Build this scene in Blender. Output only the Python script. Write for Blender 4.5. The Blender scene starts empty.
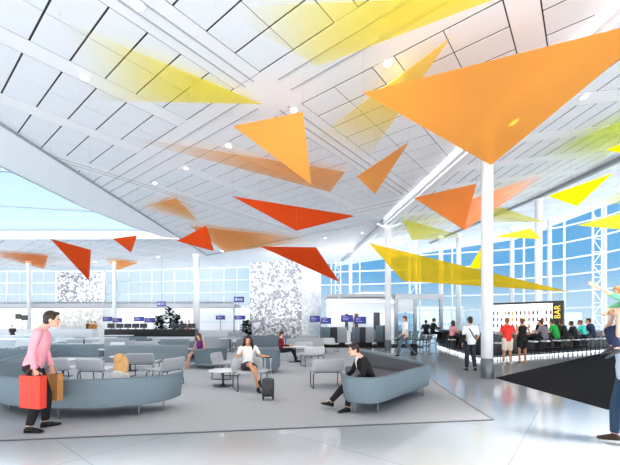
BACKK, SKYK, SUNK, EXPO, LOWK, FILLK = 0.75, 0.8, 6.5, 0.35, 23.0, 110
import bpy, bmesh, math, random
from mathutils import Vector as V, Matrix
random.seed(7)
SC = bpy.context.scene
COL = SC.collection
PI = math.pi
F, HOR, EYE = 345.0, 321.0, 1.63
CEIL = 7.33

# ------------------------------------------------------------------ geometry of the place
def at(px, py, Y):
    return V(((px-310)/F*Y, Y, EYE+(HOR-py)/F*Y))
def fl(px, py, h=0.0):
    Y = (EYE-h)*F/(py-HOR)
    return V(((px-310)/F*Y, Y, h))
def hinge(x, y):
    return (x-4.3)*.995+(y-19.1)*.1
def zc(x, y):
    return CEIL+.15*max(0.0, hinge(x, y))
def ce(px, py, drop=0.0, right=False):
    a, b = (px-310)/F, (HOR-py)/F
    if right:
        Y = (CEIL-drop-EYE+.15*(-4.3*.995-1.91))/(b-.14925*a-.015)
    else:
        Y = (CEIL-drop-EYE)/b
    return V((a*Y, Y, EYE+b*Y))

# ------------------------------------------------------------------ materials
def lin(c):
    out = []
    for v in c:
        v = v/255.0
        out.append(v/12.92 if v <= .04045 else ((v+.055)/1.055)**2.4)
    return (*out, 1.0)
MATS = {}
def mat(name, rgb, rough=.6, metal=0.0, var=.06, scale=30.0, bump=0.0, spec=.4, coat=0.0):
    if name in MATS: return MATS[name]
    m = bpy.data.materials.new(name); m.use_nodes = True
    nt = m.node_tree; b = nt.nodes['Principled BSDF']
    tc = nt.nodes.new('ShaderNodeTexCoord'); no = nt.nodes.new('ShaderNodeTexNoise')
    no.inputs['Scale'].default_value = scale; no.inputs['Detail'].default_value = 3
    nt.links.new(tc.outputs['Object'], no.inputs['Vector'])
    mix = nt.nodes.new('ShaderNodeMixRGB')
    c = lin(rgb)
    mix.inputs['Color1'].default_value = (*[x*(1-var) for x in c[:3]], 1)
    mix.inputs['Color2'].default_value = (*[min(1, x*(1+var)) for x in c[:3]], 1)
    nt.links.new(no.outputs['Fac'], mix.inputs['Fac'])
    nt.links.new(mix.outputs['Color'], b.inputs['Base Color'])
    b.inputs['Roughness'].default_value = rough; b.inputs['Metallic'].default_value = metal
    b.inputs['Specular IOR Level'].default_value = spec
    b.inputs['Coat Weight'].default_value = coat
    if bump:
        bp = nt.nodes.new('ShaderNodeBump'); bp.inputs['Strength'].default_value = bump
        bp.inputs['Distance'].default_value = .01
        nt.links.new(no.outputs['Fac'], bp.inputs['Height']); nt.links.new(bp.outputs['Normal'], b.inputs['Normal'])
    MATS[name] = m
    return m
def emit(name, rgb, k):
    if name in MATS: return MATS[name]
    m = bpy.data.materials.new(name); m.use_nodes = True
    nt = m.node_tree; b = nt.nodes['Principled BSDF']
    b.inputs['Base Color'].default_value = lin(rgb)
    b.inputs['Emission Color'].default_value = lin(rgb); b.inputs['Emission Strength'].default_value = k
    MATS[name] = m
    return m
def glass(name, rgb, haze=.1, hazec=(235, 242, 248)):
    m = bpy.data.materials.new(name); m.use_nodes = True
    nt = m.node_tree; nt.nodes.remove(nt.nodes['Principled BSDF']); out = nt.nodes['Material Output']
    t = nt.nodes.new('ShaderNodeBsdfTransparent'); t.inputs['Color'].default_value = lin(rgb)
    d = nt.nodes.new('ShaderNodeBsdfTranslucent'); d.inputs['Color'].default_value = lin(hazec)
    g = nt.nodes.new('ShaderNodeBsdfGlossy'); g.inputs['Roughness'].default_value = .04
    fr = nt.nodes.new('ShaderNodeValue'); fr.outputs[0].default_value = .03
    m1 = nt.nodes.new('ShaderNodeMixShader'); m1.inputs[0].default_value = haze
    nt.links.new(t.outputs[0], m1.inputs[1]); nt.links.new(d.outputs[0], m1.inputs[2])
    m2 = nt.nodes.new('ShaderNodeMixShader'); nt.links.new(fr.outputs[0], m2.inputs[0])
    nt.links.new(m1.outputs[0], m2.inputs[1]); nt.links.new(g.outputs[0], m2.inputs[2])
    nt.links.new(m2.outputs[0], out.inputs['Surface'])
    return m
def sailmat(name, rgb, clear=.12):
    if name in MATS: return MATS[name]
    m = bpy.data.materials.new(name); m.use_nodes = True
    nt = m.node_tree; nt.nodes.remove(nt.nodes['Principled BSDF']); out = nt.nodes['Material Output']
    tc = nt.nodes.new('ShaderNodeTexCoord'); no = nt.nodes.new('ShaderNodeTexNoise')
    no.inputs['Scale'].default_value = 1.5
    nt.links.new(tc.outputs['Object'], no.inputs['Vector'])
    c = lin(rgb)
    mx = nt.nodes.new('ShaderNodeMixRGB'); nt.links.new(no.outputs['Fac'], mx.inputs['Fac'])
    mx.inputs['Color1'].default_value = (*[v*.94 for v in c[:3]], 1); mx.inputs['Color2'].default_value = (*[min(1, v*1.06) for v in c[:3]], 1)
    d = nt.nodes.new('ShaderNodeBsdfDiffuse'); tl = nt.nodes.new('ShaderNodeBsdfTranslucent')
    tr = nt.nodes.new('ShaderNodeBsdfTransparent')
    for n in (d, tl, tr): nt.links.new(mx.outputs['Color'], n.inputs['Color'])
    a = nt.nodes.new('ShaderNodeMixShader'); a.inputs[0].default_value = .45
    nt.links.new(d.outputs[0], a.inputs[1]); nt.links.new(tl.outputs[0], a.inputs[2])
    b = nt.nodes.new('ShaderNodeMixShader'); b.inputs[0].default_value = clear
    nt.links.new(a.outputs[0], b.inputs[1]); nt.links.new(tr.outputs[0], b.inputs[2])
    nt.links.new(b.outputs[0], out.inputs['Surface'])
    MATS[name] = m
    return m
def tintmat(name, rgb, p0, p1, strong=.9):
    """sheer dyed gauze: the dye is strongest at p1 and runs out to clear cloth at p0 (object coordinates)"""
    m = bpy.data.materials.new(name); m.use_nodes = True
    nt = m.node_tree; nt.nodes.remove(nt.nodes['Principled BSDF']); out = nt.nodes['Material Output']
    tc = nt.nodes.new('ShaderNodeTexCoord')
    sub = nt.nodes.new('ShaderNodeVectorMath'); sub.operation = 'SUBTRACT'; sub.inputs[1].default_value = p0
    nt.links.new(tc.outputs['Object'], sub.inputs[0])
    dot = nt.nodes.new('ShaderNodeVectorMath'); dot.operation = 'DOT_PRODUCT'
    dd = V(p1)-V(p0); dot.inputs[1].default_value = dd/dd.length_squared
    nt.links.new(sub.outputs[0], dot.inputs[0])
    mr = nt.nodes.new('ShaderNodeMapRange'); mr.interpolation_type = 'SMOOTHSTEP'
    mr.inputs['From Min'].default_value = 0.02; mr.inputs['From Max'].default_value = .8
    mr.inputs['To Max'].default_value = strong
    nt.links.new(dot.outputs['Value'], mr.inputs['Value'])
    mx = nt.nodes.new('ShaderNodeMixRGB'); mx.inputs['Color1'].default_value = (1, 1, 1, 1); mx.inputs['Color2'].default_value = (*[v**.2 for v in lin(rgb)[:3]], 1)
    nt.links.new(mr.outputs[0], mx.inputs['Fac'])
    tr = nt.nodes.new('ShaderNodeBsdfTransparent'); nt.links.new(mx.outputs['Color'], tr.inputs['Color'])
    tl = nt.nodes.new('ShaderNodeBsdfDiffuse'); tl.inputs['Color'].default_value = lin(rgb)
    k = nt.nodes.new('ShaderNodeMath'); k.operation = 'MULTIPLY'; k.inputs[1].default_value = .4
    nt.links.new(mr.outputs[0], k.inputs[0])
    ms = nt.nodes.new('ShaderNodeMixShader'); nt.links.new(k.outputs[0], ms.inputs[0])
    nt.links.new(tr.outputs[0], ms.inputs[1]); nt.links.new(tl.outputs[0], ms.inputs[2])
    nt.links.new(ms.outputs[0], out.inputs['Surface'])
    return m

WHITE = mat('white_paint', (240, 241, 243), .55, var=.015)
BAND = mat('ceiling_band', (245, 245, 247), .7, var=.01)
PANEL = mat('ceiling_panel', (238, 240, 244), .8, var=.015, scale=6)
VOID = mat('ceiling_void', (60, 58, 60), .9)
STEEL = mat('brushed_steel', (165, 170, 176), .3, .9)
DKSTEEL = mat('dark_steel', (70, 72, 76), .35, .8)
GREYMET = mat('grey_metal', (150, 154, 160), .4, .3)
BLACK = mat('black_laminate', (22, 22, 24), .35)
DKGREY = mat('dark_grey', (62, 66, 72), .7)
SOFA = mat('blue_grey_wool', (116, 133, 143), .9, var=.1, scale=60, bump=.25)
SOFA2 = mat('slate_wool', (134, 149, 158), .9, var=.08, scale=60, bump=.2)
SOFALT = mat('pale_grey_wool', (190, 195, 201), .9, var=.06, scale=60, bump=.2)
SEATDK = mat('charcoal_seat', (92, 94, 100), .9, var=.08, scale=50, bump=.2)
CHAIR = mat('chair_grey', (184, 188, 194), .85, var=.06, scale=60, bump=.15)
CHAIRLT = mat('chair_pale', (224, 227, 231), .85, var=.05, scale=60, bump=.15)
WTOP = mat('white_laminate', (238, 240, 243), .3)
BLUESCREEN = emit('screen_blue', (34, 34, 172), .5); BLUESCREEN.node_tree.nodes['Principled BSDF'].inputs['Base Color'].default_value = (.004, .004, .05, 1)
SCRWHITE = emit('screen_text', (205, 212, 245), .25); SCRWHITE.node_tree.nodes['Principled BSDF'].inputs['Base Color'].default_value = (.25, .27, .4, 1)

# ------------------------------------------------------------------ mesh builder
class MB:
    def __init__(s): s.v = []; s.f = []; s.mi = []; s.m = 0
    def add(s, vs, fs):
        o = len(s.v); s.v += [V(p) for p in vs]
        for f in fs: s.f.append([o+i for i in f]); s.mi.append(s.m)
        return s
    def box(s, c, d, rz=0.0, R=None):
        x, y, z = d[0]/2, d[1]/2, d[2]/2
        pts = [V((i*x, j*y, k*z)) for k in (-1, 1) for j in (-1, 1) for i in (-1, 1)]
        M = R if R is not None else Matrix.Rotation(rz, 3, 'Z')
        return s.add([M @ p+V(c) for p in pts], [(0, 2, 3, 1), (4, 5, 7, 6), (0, 1, 5, 4), (2, 6, 7, 3), (0, 4, 6, 2), (1, 3, 7, 5)])
    def b2(s, x0, x1, y0, y1, z0, z1):
        return s.box(((x0+x1)/2, (y0+y1)/2, (z0+z1)/2), (abs(x1-x0), abs(y1-y0), abs(z1-z0)))
    def bar(s, p, q, w, h=None, up=(0, 0, 1)):
        p, q = V(p), V(q); h = h or w; d = q-p; L = d.length; d.normalize()
        u = V(up)
        if abs(d.dot(u)) > .98: u = V((0, 1, 0))
        x = d.cross(u).normalized(); z = x.cross(d)
        R = Matrix((x, d, z)).transposed()
        return s.box((p+q)/2, (w, L, h), R=R)
    def loft(s, rings, cap=True, closed=False):
        n = len(rings[0]); o = len(s.v); vs = [p for r in rings for p in r]; fs = []
        m = len(rings)
        for i in range(m-1 if not closed else m):
            for j in range(n):
                a, b = i*n+j, i*n+(j+1) % n; c, d = ((i+1) % m)*n+(j+1) % n, ((i+1) % m)*n+j
                fs.append((a, b, c, d))
        if cap and not closed:
            fs.append(tuple(reversed(range(n)))); fs.append(tuple((m-1)*n+j for j in range(n)))
        return s.add(vs, fs)
    def tube(s, pts, r, n=8, closed=False, cap=True):
        pts = [V(p) for p in pts]; m = len(pts); rs = r if isinstance(r, (list, tuple)) else [r]*m
        rings = []; prev = None
        for i, p in enumerate(pts):
            if closed: t = pts[(i+1) % m]-pts[i-1]
            else: t = pts[min(i+1, m-1)]-pts[max(i-1, 0)]
            t.normalize()
            if prev is None:
                u = V((0, 0, 1)) if abs(t.z) < .9 else V((0, 1, 0))
                x = t.cross(u).normalized()
            else:
                x = prev-t*prev.dot(t)
                x = x.normalized() if x.length > 1e-5 else t.orthogonal().normalized()
            prev = x; y = t.cross(x)
            rings.append([p+(x*math.cos(2*PI*k/n)+y*math.sin(2*PI*k/n))*rs[i] for k in range(n)])
        return s.loft(rings, cap, closed)
    def lathe(s, prof, c=(0, 0, 0), n=24):
        c = V(c)
        return s.loft([[c+V((r*math.cos(2*PI*k/n), r*math.sin(2*PI*k/n), z)) for k in range(n)] for r, z in prof])
    def prism(s, poly, z0, z1):
        n = len(poly)
        f0 = z0 if callable(z0) else (lambda x, y: z0); f1 = z1 if callable(z1) else (lambda x, y: z1)
        if sum(poly[i][0]*poly[(i+1) % n][1]-poly[(i+1) % n][0]*poly[i][1] for i in range(n)) < 0: poly = poly[::-1]
        vs = [(x, y, f0(x, y)) for x, y in poly]+[(x, y, f1(x, y)) for x, y in poly]
        return s.add(vs, [tuple(reversed(range(n))), tuple(range(n, 2*n))]+[(i, (i+1) % n, n+(i+1) % n, n+i) for i in range(n)])
    def ell(s, c, r, R=None, nu=14, nv=9):
        c = V(c); R = R or Matrix.Identity(3); vs = [c+R @ V((0, 0, -r[2]))]; fs = []
        for i in range(1, nv):
            a = -PI/2+PI*i/nv
            for k in range(nu):
                t = 2*PI*k/nu
                vs.append(c+R @ V((r[0]*math.cos(a)*math.cos(t), r[1]*math.cos(a)*math.sin(t), r[2]*math.sin(a))))
        vs.append(c+R @ V((0, 0, r[2])))
        for k in range(nu): fs.append((0, 1+(k+1) % nu, 1+k))
        for i in range(nv-2):
            for k in range(nu):
                a = 1+i*nu+k; b = 1+i*nu+(k+1) % nu; fs.append((a, b, b+nu, a+nu))
        t = len(vs)-1; o = 1+(nv-2)*nu
        for k in range(nu): fs.append((o+k, o+(k+1) % nu, t))
        return s.add(vs, fs)
    def cap(s, p, q, r0, r1, n=10):
        """tapered limb with rounded ends"""
        p, q = V(p), V(q); d = (q-p)
        if d.length < 1e-4: return s.ell(p, (r0,)*3)
        t = d.normalized()
        pts, rs = [], []
        for k in (-80, -45, 0):
            a = math.radians(k); pts.append(p+t*r0*math.sin(a)); rs.append(r0*math.cos(a))
        for k in (0, 45, 80):
            a = math.radians(k); pts.append(q+t*r1*math.sin(a)); rs.append(r1*math.cos(a))
        return s.tube(pts, rs, n)
    def mesh(s, name, off=None):
        me = bpy.data.meshes.new(name)
        o = V(off) if off is not None else V((0, 0, 0))
        me.from_pydata([p-o for p in s.v], [], s.f); me.update()
        return me
    def build(s, name, m, parent=None, off=None, bevel=0.0, smooth=True, sub=0, solid=0.0, seg=2):
        me = s.mesh(name, off)
        bm = bmesh.new(); bm.from_mesh(me); bmesh.ops.recalc_face_normals(bm, faces=bm.faces); bm.to_mesh(me); bm.free()
        ml = m if isinstance(m, (list, tuple)) else [m]
        for x in ml: me.materials.append(x)
        if len(ml) > 1:
            for p, i in zip(me.polygons, s.mi): p.material_index = i
        o = bpy.data.objects.new(name, me); COL.objects.link(o)
        if parent is not None: o.parent = parent
        elif off is not None: o.location = off
        if smooth:
            for p in me.polygons: p.use_smooth = True
            me.set_sharp_from_angle(angle=math.radians(38))
        if solid:
            q = o.modifiers.new('solid', 'SOLIDIFY'); q.thickness = solid; q.offset = 0
        if sub:
            q = o.modifiers.new('sub', 'SUBSURF'); q.levels = sub; q.render_levels = sub
        if bevel:
            q = o.modifiers.new('bevel', 'BEVEL'); q.width = bevel; q.segments = seg; q.limit_method = 'ANGLE'
        return o
def tag(o, label, cat, group=None):
    o['label'] = label; o['category'] = cat
    if group: o['group'] = group
    return o
def thing(name, label, cat, loc=(0, 0, 0), rz=0.0, group=None):
    o = bpy.data.objects.new(name, None); COL.objects.link(o); o.empty_display_size = .2
    o.location = loc; o.rotation_euler = (0, 0, rz)
    return tag(o, label, cat, group)
def struct(o):
    o['kind'] = 'structure'; return o
def dup(root, loc, rz, label, group=None):
    def cp(o, par):
        c = o.copy(); COL.objects.link(c)
        if par is not None: c.parent = par
        for ch in o.children: cp(ch, c)
        return c
    r = cp(root, None); r.location = loc; r.rotation_euler = (0, 0, rz); r['label'] = label
    if group: r['group'] = group
    return r
def crom(pts, k=6):
    pts = [V((p[0], p[1], p[2] if len(p) > 2 else 0)) for p in pts]; out = []
    for i in range(len(pts)-1):
        p0, p1, p2, p3 = pts[max(i-1, 0)], pts[i], pts[i+1], pts[min(i+2, len(pts)-1)]
        for j in range(k):
            t = j/k
            out.append(.5*((2*p1)+(p2-p0)*t+(2*p0-5*p1+4*p2-p3)*t*t+(3*p1-p0-3*p2+p3)*t**3))
    out.append(pts[-1]); return out

# ------------------------------------------------------------------ people
def rmesh(mb, voxel, smooth=5):
    me = mb.mesh('tmp'); bm = bmesh.new(); bm.from_mesh(me); bmesh.ops.recalc_face_normals(bm, faces=bm.faces); bm.to_mesh(me); bm.free()
    o = bpy.data.objects.new('tmp', me); COL.objects.link(o)
    q = o.modifiers.new('r', 'REMESH'); q.mode = 'VOXEL'; q.voxel_size = voxel; q.use_smooth_shade = True
    q = o.modifiers.new('s', 'SMOOTH'); q.factor = .5; q.iterations = smooth
    dg = bpy.context.evaluated_depsgraph_get()
    new = bpy.data.meshes.new_from_object(o.evaluated_get(dg))
    bpy.data.objects.remove(o); bpy.data.meshes.remove(me)
    for p in new.polygons: p.use_smooth = True
    return new
def put(me, name, m, parent):
    me.name = name; me.materials.clear(); me.materials.append(m)
    o = bpy.data.objects.new(name, me); COL.objects.link(o); o.parent = parent
    return o
def frame(fwd, up):
    f = V(fwd).normalized(); u = V(up); u = (u-f*u.dot(f)).normalized(); r = f.cross(u)
    return Matrix((r, f, u)).transposed()
def stand(lean=0.0, stride=0.0):
    J = dict(pel=(0, 0, .95), wst=(0, .01, 1.10), chs=(0, .02, 1.30), shc=(0, 0, 1.43), nek=(0, .01, 1.50), hd=(0, .035, 1.635),
             sL=(-.185, 0, 1.42), sR=(.185, 0, 1.42), eL=(-.235, -.03, 1.14), eR=(.235, -.03, 1.14), wL=(-.235, .05, .90), wR=(.235, .05, .90),
             hL=(-.088, 0, .92), hR=(.088, 0, .92), kL=(-.1, .03, .50), kR=(.1, .03, .50), aL=(-.11, -.02, .085), aR=(.11, -.02, .085),
             tL=(-.02, .2), tR=(.02, .2), hf=(0, 1, 0))
    J = {k: V(v) if len(v) == 3 else v for k, v in J.items()}
    if stride:
        J['kL'].y += stride*.5; J['aL'].y += stride*.75; J['kR'].y -= stride*.15; J['aR'].y -= stride*.9; J['aR'].z += .05
        J['eR'].y += .06; J['wR'].y += .18; J['wR'].z += .05; J['eL'].y -= .1; J['wL'].y -= .1
    if lean: bend(J, lean)
    return J
def sit(seat=.44, lean=0.0, fz=None):
    z = seat+.085
    J = dict(pel=(0, 0, z+.02), wst=(0, -.02, z+.17), chs=(0, -.01, z+.37), shc=(0, -.01, z+.50), nek=(0, 0, z+.57), hd=(0, .03, z+.70),
             sL=(-.185, -.01, z+.49), sR=(.185, -.01, z+.49), eL=(-.24, .04, z+.22), eR=(.24, .04, z+.22), wL=(-.14, .26, z+.14), wR=(.14, .26, z+.14),
             hL=(-.088, .02, z), hR=(.088, .02, z), kL=(-.11, .44, z+.03), kR=(.11, .44, z+.03), aL=(-.11, .46, .085), aR=(.11, .46, .085),
             tL=(-.02, .2), tR=(.02, .2), hf=(0, 1, 0))
    J = {k: V(v) if len(v) == 3 else v for k, v in J.items()}
    if lean: bend(J, lean)
    return J
def bend(J, deg):
    p = J['pel'].copy(); R = Matrix.Rotation(-math.radians(deg), 3, 'X')
    for k in ('wst', 'chs', 'shc', 'nek', 'hd', 'sL', 'sR', 'eL', 'eR', 'wL', 'wR'):
        J[k] = p+R @ (J[k]-p)
    return J
def turn(J, deg):
    """look sideways"""
    a = math.radians(deg); J['hf'] = V((-math.sin(a), math.cos(a), J['hf'].z)); return J
def hand(mb, w, e, side, s, curl=.5, hdir=None):
    d = (V(hdir) if hdir is not None else (w-e)).normalized()
    c = V((0, 1, 0)) if abs(d.y) < .75 else V((0, 0, 1))
    t = (c-d*c.dot(d)).normalized(); n = d.cross(t)
    ref = V((-side, 0, 0)) if abs(d.y) < .75 else V((0, 0, -1))
    if n.dot(ref) < 0: n = -n
    R = Matrix((t, d, n)).transposed()
    mb.ell(w+d*.055*s, (.042*s, .058*s, .018*s), R)
    mb.cap(w-d*.02*s, w+d*.03*s, .026*s, .027*s)
    for i, L in enumerate((.072, .08, .075, .058)):
        b = w+d*.095*s+t*(.03-.02*i)*s
        m1 = b+(d*math.cos(curl*.7)+n*math.sin(curl*.7))*L*.5*s
        m2 = m1+(d*math.cos(curl*1.9)+n*math.sin(curl*1.9))*L*.5*s
        mb.cap(b, m1, .0095*s, .009*s, 6); mb.cap(m1, m2, .009*s, .0075*s, 6)
    b = w+d*.03*s+t*.03*s
    m1 = b+(d*.6+t*.7+n*.3).normalized()*.045*s; m2 = m1+(d*.85+t*.15+n*.5).normalized()*.035*s
    mb.cap(b, m1, .013*s, .011*s, 6); mb.cap(m1, m2, .011*s, .009*s, 6)
def ering(c, rx, ry, x, y, n=16):
    return [c+x*rx*math.cos(2*PI*k/n)+y*ry*math.sin(2*PI*k/n) for k in range(n)]
def torso(mb, J, lev, s, inf=0.0, fem=False):
    xs = (J['hR']-J['hL']).normalized(); xc = (J['sR']-J['sL']).normalized()
    pel, wst, chs, shc, nek = J['pel'], J['wst'], J['chs'], J['shc'], J['nek']
    d0 = (wst-pel).normalized()
    R = {'low': (pel-d0*.10*s, .145, .105), 'hip': (pel-d0*.03*s, .162 if not fem else .172, .112), 'bel': (pel+(wst-pel)*.5, .150, .112), 'wst': (wst, .137 if not fem else .118, .100 if not fem else .088),
         'rib': (wst+(chs-wst)*.55, .152 if not fem else .130, .112 if not fem else .1), 'chs': (chs, .172 if not fem else .148, .118 if not fem else .118), 'shc': (shc, .165 if not fem else .14, .09), 'bas': (shc+(nek-shc)*.55, .085, .072), 'nek': (nek, .058, .06)}
    ks = ['low', 'hip', 'bel', 'wst', 'rib', 'chs', 'shc', 'bas', 'nek']
    rings = []
    i0, i1 = ks.index(lev[0]), ks.index(lev[1])
    for i in range(i0, i1+1):
        c, rx, ry = R[ks[i]]
        c0 = R[ks[max(i-1, 0)]][0]; c1 = R[ks[min(i+1, 8)]][0]; t = (c1-c0).normalized()
        w = min(1, max(0, (i-1)/5)); x = xs.lerp(xc, w); x = (x-t*x.dot(t)).normalized(); y = t.cross(x)
        rings.append(ering(c, rx*s+inf, ry*s+inf, x, y))
    mb.loft(rings)
def limb(mb, a, b, c, r, inf=0.0, upto=2.0, n=12):
    """two bones; upto = how far down (0..2) the sleeve or trouser reaches"""
    mb.ell(a, (r[0]+inf,)*3)
    if upto <= 1:
        q = a.lerp(b, upto); rq = r[0]+(r[1]-r[0])*upto
        mb.tube([a, a.lerp(q, .5), q], [r[0]+inf, (r[0]+rq)/2+inf*1.05, rq+inf*1.1], n)
    else:
        mb.cap(a, b, r[0]+inf, r[1]+inf, n)
        t = upto-1; q = b.lerp(c, t); rm = max(r[1], r[2])*1.0
        md = b.lerp(q, .35)
        mb.tube([b, md, q], [r[1]+inf, r[3]+inf, r[2]+(r[3]-r[2])*(1-t)+inf], n)
def shoe(mb, a, t, s, rise=0.0):
    f = V((t[0], t[1], t[2] if len(t) > 2 else 0)).normalized(); M = frame(f, (0, 0, 1))
    b = a-V((0, 0, .085*s))
    def P(x, y, z): return b+M @ V((x*s, y*s, z*s))
    prof = [(-.065, .028, .0, .05), (-.05, .036, .0, .085), (.0, .038, .0, .095), (.06, .04, .0, .075), (.12, .046, .0, .055), (.17, .042, .0, .04), (.2, .026, .004, .03)]
    rings = []
    for y, w, z0, z1 in prof:
        rings.append([P(-w, y, z0), P(w, y, z0), P(w, y, z0+(z1-z0)*.45), P(w*.6, y, z1), P(-w*.6, y, z1), P(-w, y, z0+(z1-z0)*.45)])
    mb.loft(rings)
    mb.cap(a, b+V((0, 0, .05*s)), .04*s, .042*s)
SKIN = mat('skin_light', (226, 178, 150), .55, var=.04, scale=15)
SKIN2 = mat('skin_tan', (206, 150, 116), .55, var=.04, scale=15)
SKIN3 = mat('skin_brown', (150, 100, 74), .55, var=.04, scale=15)
EYE_M = mat('eye_dark', (40, 30, 26), .2)
LIP_M = mat('lips', (178, 98, 92), .5)
def cl(name, rgb, rough=.85): return mat('cloth_'+name, rgb, rough, var=.1, scale=25, bump=.3)
def hx(name, rgb):
    if 'hair_'+name in MATS: return MATS['hair_'+name]
    m = mat('hair_'+name, rgb, .5, var=.45, scale=1, bump=.5); nt = m.node_tree
    no = [n_ for n_ in nt.nodes if n_.type == 'TEX_NOISE'][0]; tc = [n_ for n_ in nt.nodes if n_.type == 'TEX_COORD'][0]
    mp = nt.nodes.new('ShaderNodeMapping'); mp.inputs['Scale'].default_value = (90, 90, 7)
    nt.links.new(tc.outputs['Object'], mp.inputs['Vector']); nt.links.new(mp.outputs[0], no.inputs['Vector'])
    return m
def person(label, loc, rz, J, top=None, bottom=None, shoes=None, hair=None, skin=SKIN, s=1.0, fem=False, vox=.012, hcurl=(.5, .5), extra=None, hdirs=(None, None), tip=True):
    """top=(mat, sleeve 0..2, low level), bottom=(kind, mat, reach), hair=(mat, kind)"""
    J = {k: (v*s if isinstance(v, V) and k != 'hf' else v) for k, v in J.items()}
    root = thing('person', label, 'person', loc, rz)
    AR = (.047*s, .038*s, .027*s, .036*s) if not fem else (.042*s, .034*s, .023*s, .032*s)
    LG = (.083*s, .056*s, .038*s, .056*s) if not fem else (.08*s, .052*s, .034*s, .05*s)
    b = MB()
    torso(b, J, ('low', 'nek'), s, 0, fem)
    for q, sd in (('L', -1), ('R', 1)):
        limb(b, J['s'+q], J['e'+q], J['w'+q], AR)
        hand(b, J['w'+q], J['e'+q], sd, s*(1 if not fem else .9), hcurl[0 if q == 'L' else 1], hdirs[0 if q == 'L' else 1])
        limb(b, J['h'+q], J['k'+q], J['a'+q], LG)
        t = J['t'+q]; f = V((t[0], t[1], t[2] if len(t) > 2 else 0)).normalized()
        a = J['a'+q]
        b.cap(a-V((0, 0, .05*s))-f*.03*s, a-V((0, 0, .062*s))+f*.12*s, .034*s, .022*s)
    hc, nk = J['hd'], J['nek']
    M = frame(J['hf'], (hc-nk) if (hc-nk).normalized().z > .3 else V((0, 0, 1)))
    def H(x, y, z): return hc+M @ V((x*s, y*s, z*s))
    b.cap(nk-(hc-nk)*.3, nk.lerp(hc, .6), .054*s, .05*s)
    b.ell(H(0, -.01, .02), (.074*s, .093*s, .1*s), M)
    b.ell(H(0, .03, -.055), (.055*s, .062*s, .062*s), M)
    b.ell(H(0, .075, -.095), (.022*s, .022*s, .02*s), M)
    b.cap(H(0, .082, .01), H(0, .104, -.028), .011*s, .017*s, 8)
    b.cap(H(-.035, .075, .03), H(.035, .075, .03), .014*s, .014*s, 8)
    for sx in (-1, 1): b.ell(H(sx*.077, -.005, -.015), (.012*s, .024*s, .034*s), M)
    put(rmesh(b, vox), 'body', skin, root)
    if tip:
        for sx in (-1, 1): MB().ell(H(sx*.031, .083, .008), (.014*s, .01*s, .008*s), M, 8, 6).build('eye', EYE_M, root)
        MB().ell(H(0, .093, -.063), (.024*s, .009*s, .009*s), M, 8, 6).build('mouth', LIP_M, root)
    if top:
        m, sl, low = top; g = MB(); torso(g, J, (low, 'bas'), s, .014*s, fem)
        if sl >= 0:
            for q in 'LR':
                g.cap(J['shc'].lerp(J['s'+q], .3)+V((0, 0, .0)), J['s'+q], .05*s, AR[0]+.008*s)
                if sl > 0: limb(g, J['s'+q], J['e'+q], J['w'+q], AR, .009*s, sl)
        put(rmesh(g, max(vox, .012), 4), 'shirt' if not (bottom and bottom[0] == 'dress') else 'bodice', m, root)
    if bottom:
        kind, m, reach = bottom; g = MB()
        if kind in ('trousers', 'shorts'):
            torso(g, J, ('low', 'bel' if kind == 'shorts' else 'wst'), s, .009*s, fem)
            for q in 'LR':
                limb(g, J['h'+q], J['k'+q], J['a'+q], LG, (.014 if kind == 'trousers' else .03)*s, reach)
            put(rmesh(g, max(vox, .012), 4), kind, m, root)
        else:
            torso(g, J, ('low', 'wst'), s, .012*s, fem)
            kk = [J['h'+q].lerp(J['k'+q], reach) for q in 'LR']
            for q, e in zip('LR', kk): g.tube([J['h'+q], J['h'+q].lerp(e, .5), e], [LG[0]+.025*s, LG[0]+.025*s, LG[0]+.016*s], 12)
            for f_ in (.2, .4, .6, .8, .97):
                a_, b_ = J['hL'].lerp(kk[0], f_), J['hR'].lerp(kk[1], f_); g.tube([a_, b_], LG[0]*.93, 10)
            put(rmesh(g, max(vox, .012), 4), 'skirt', m, root)
    if shoes:
        for q in 'LR':
            g = MB(); shoe(g, J['a'+q], J['t'+q], s); g.build('shoe', shoes, root, sub=1)
    if hair:
        m, kind = hair; g = MB()
        g.ell(H(0, -.022, .032), (.084*s, .095*s, .102*s), M)
        g.ell(H(0, -.055, -.02), (.07*s, .055*s, .08*s), M)
        g.ell(H(0, .045, .095), (.055*s, .045*s, .026*s), M)
        for sx in (-1, 1): g.ell(H(sx*.07, .012, .035), (.016*s, .03*s, .045*s), M)
        if kind == 'mane':
            g.ell(H(0, -.025, .03), (.098*s, .105*s, .108*s), M)
            for a in range(-5, 6):
                x = a*.021; y = -.07+abs(a)**1.5*.008
                rj = random.Random(a+40); p1 = H(x*1.15, y, -.06); p2 = p1+V((x*.12*s, -.025*s, -.15*s)); p3 = p1+V(((x*.3+rj.uniform(-.02, .03))*s, rj.uniform(-.03, .0)*s, -rj.uniform(.27, .38)*s))
                g.tube([H(x, y, .05), p1, p2, p3], [.034*s, .034*s, .03*s, .01*s], 8)
        if kind in ('long', 'shoulder'):
            L = .36 if kind == 'long' else .2
            for a in range(-4, 5):
                x = a*.021
                y = -.075+abs(a)**1.5*.009
                p1 = H(x*1.1, y, -.05); p2 = p1+V((0, 0, -L*.5*s))+M @ V((x*.3*s, -.02*s, 0)); p3 = p1+V((0, 0, -L*s))+M @ V((x*.2*s, -.01*s, 0))
                g.tube([H(x, y, .03), p1, p2, p3], [.03*s, .034*s, .032*s, .016*s], 8)
        elif kind == 'bun':
            g.ell(H(0, -.11, .06), (.04*s, .04*s, .04*s), M)
        put(rmesh(g, min(vox, .01), 2), 'hair', m, root)
    if extra: extra(root, J, s, H, M)
    return root
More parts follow.
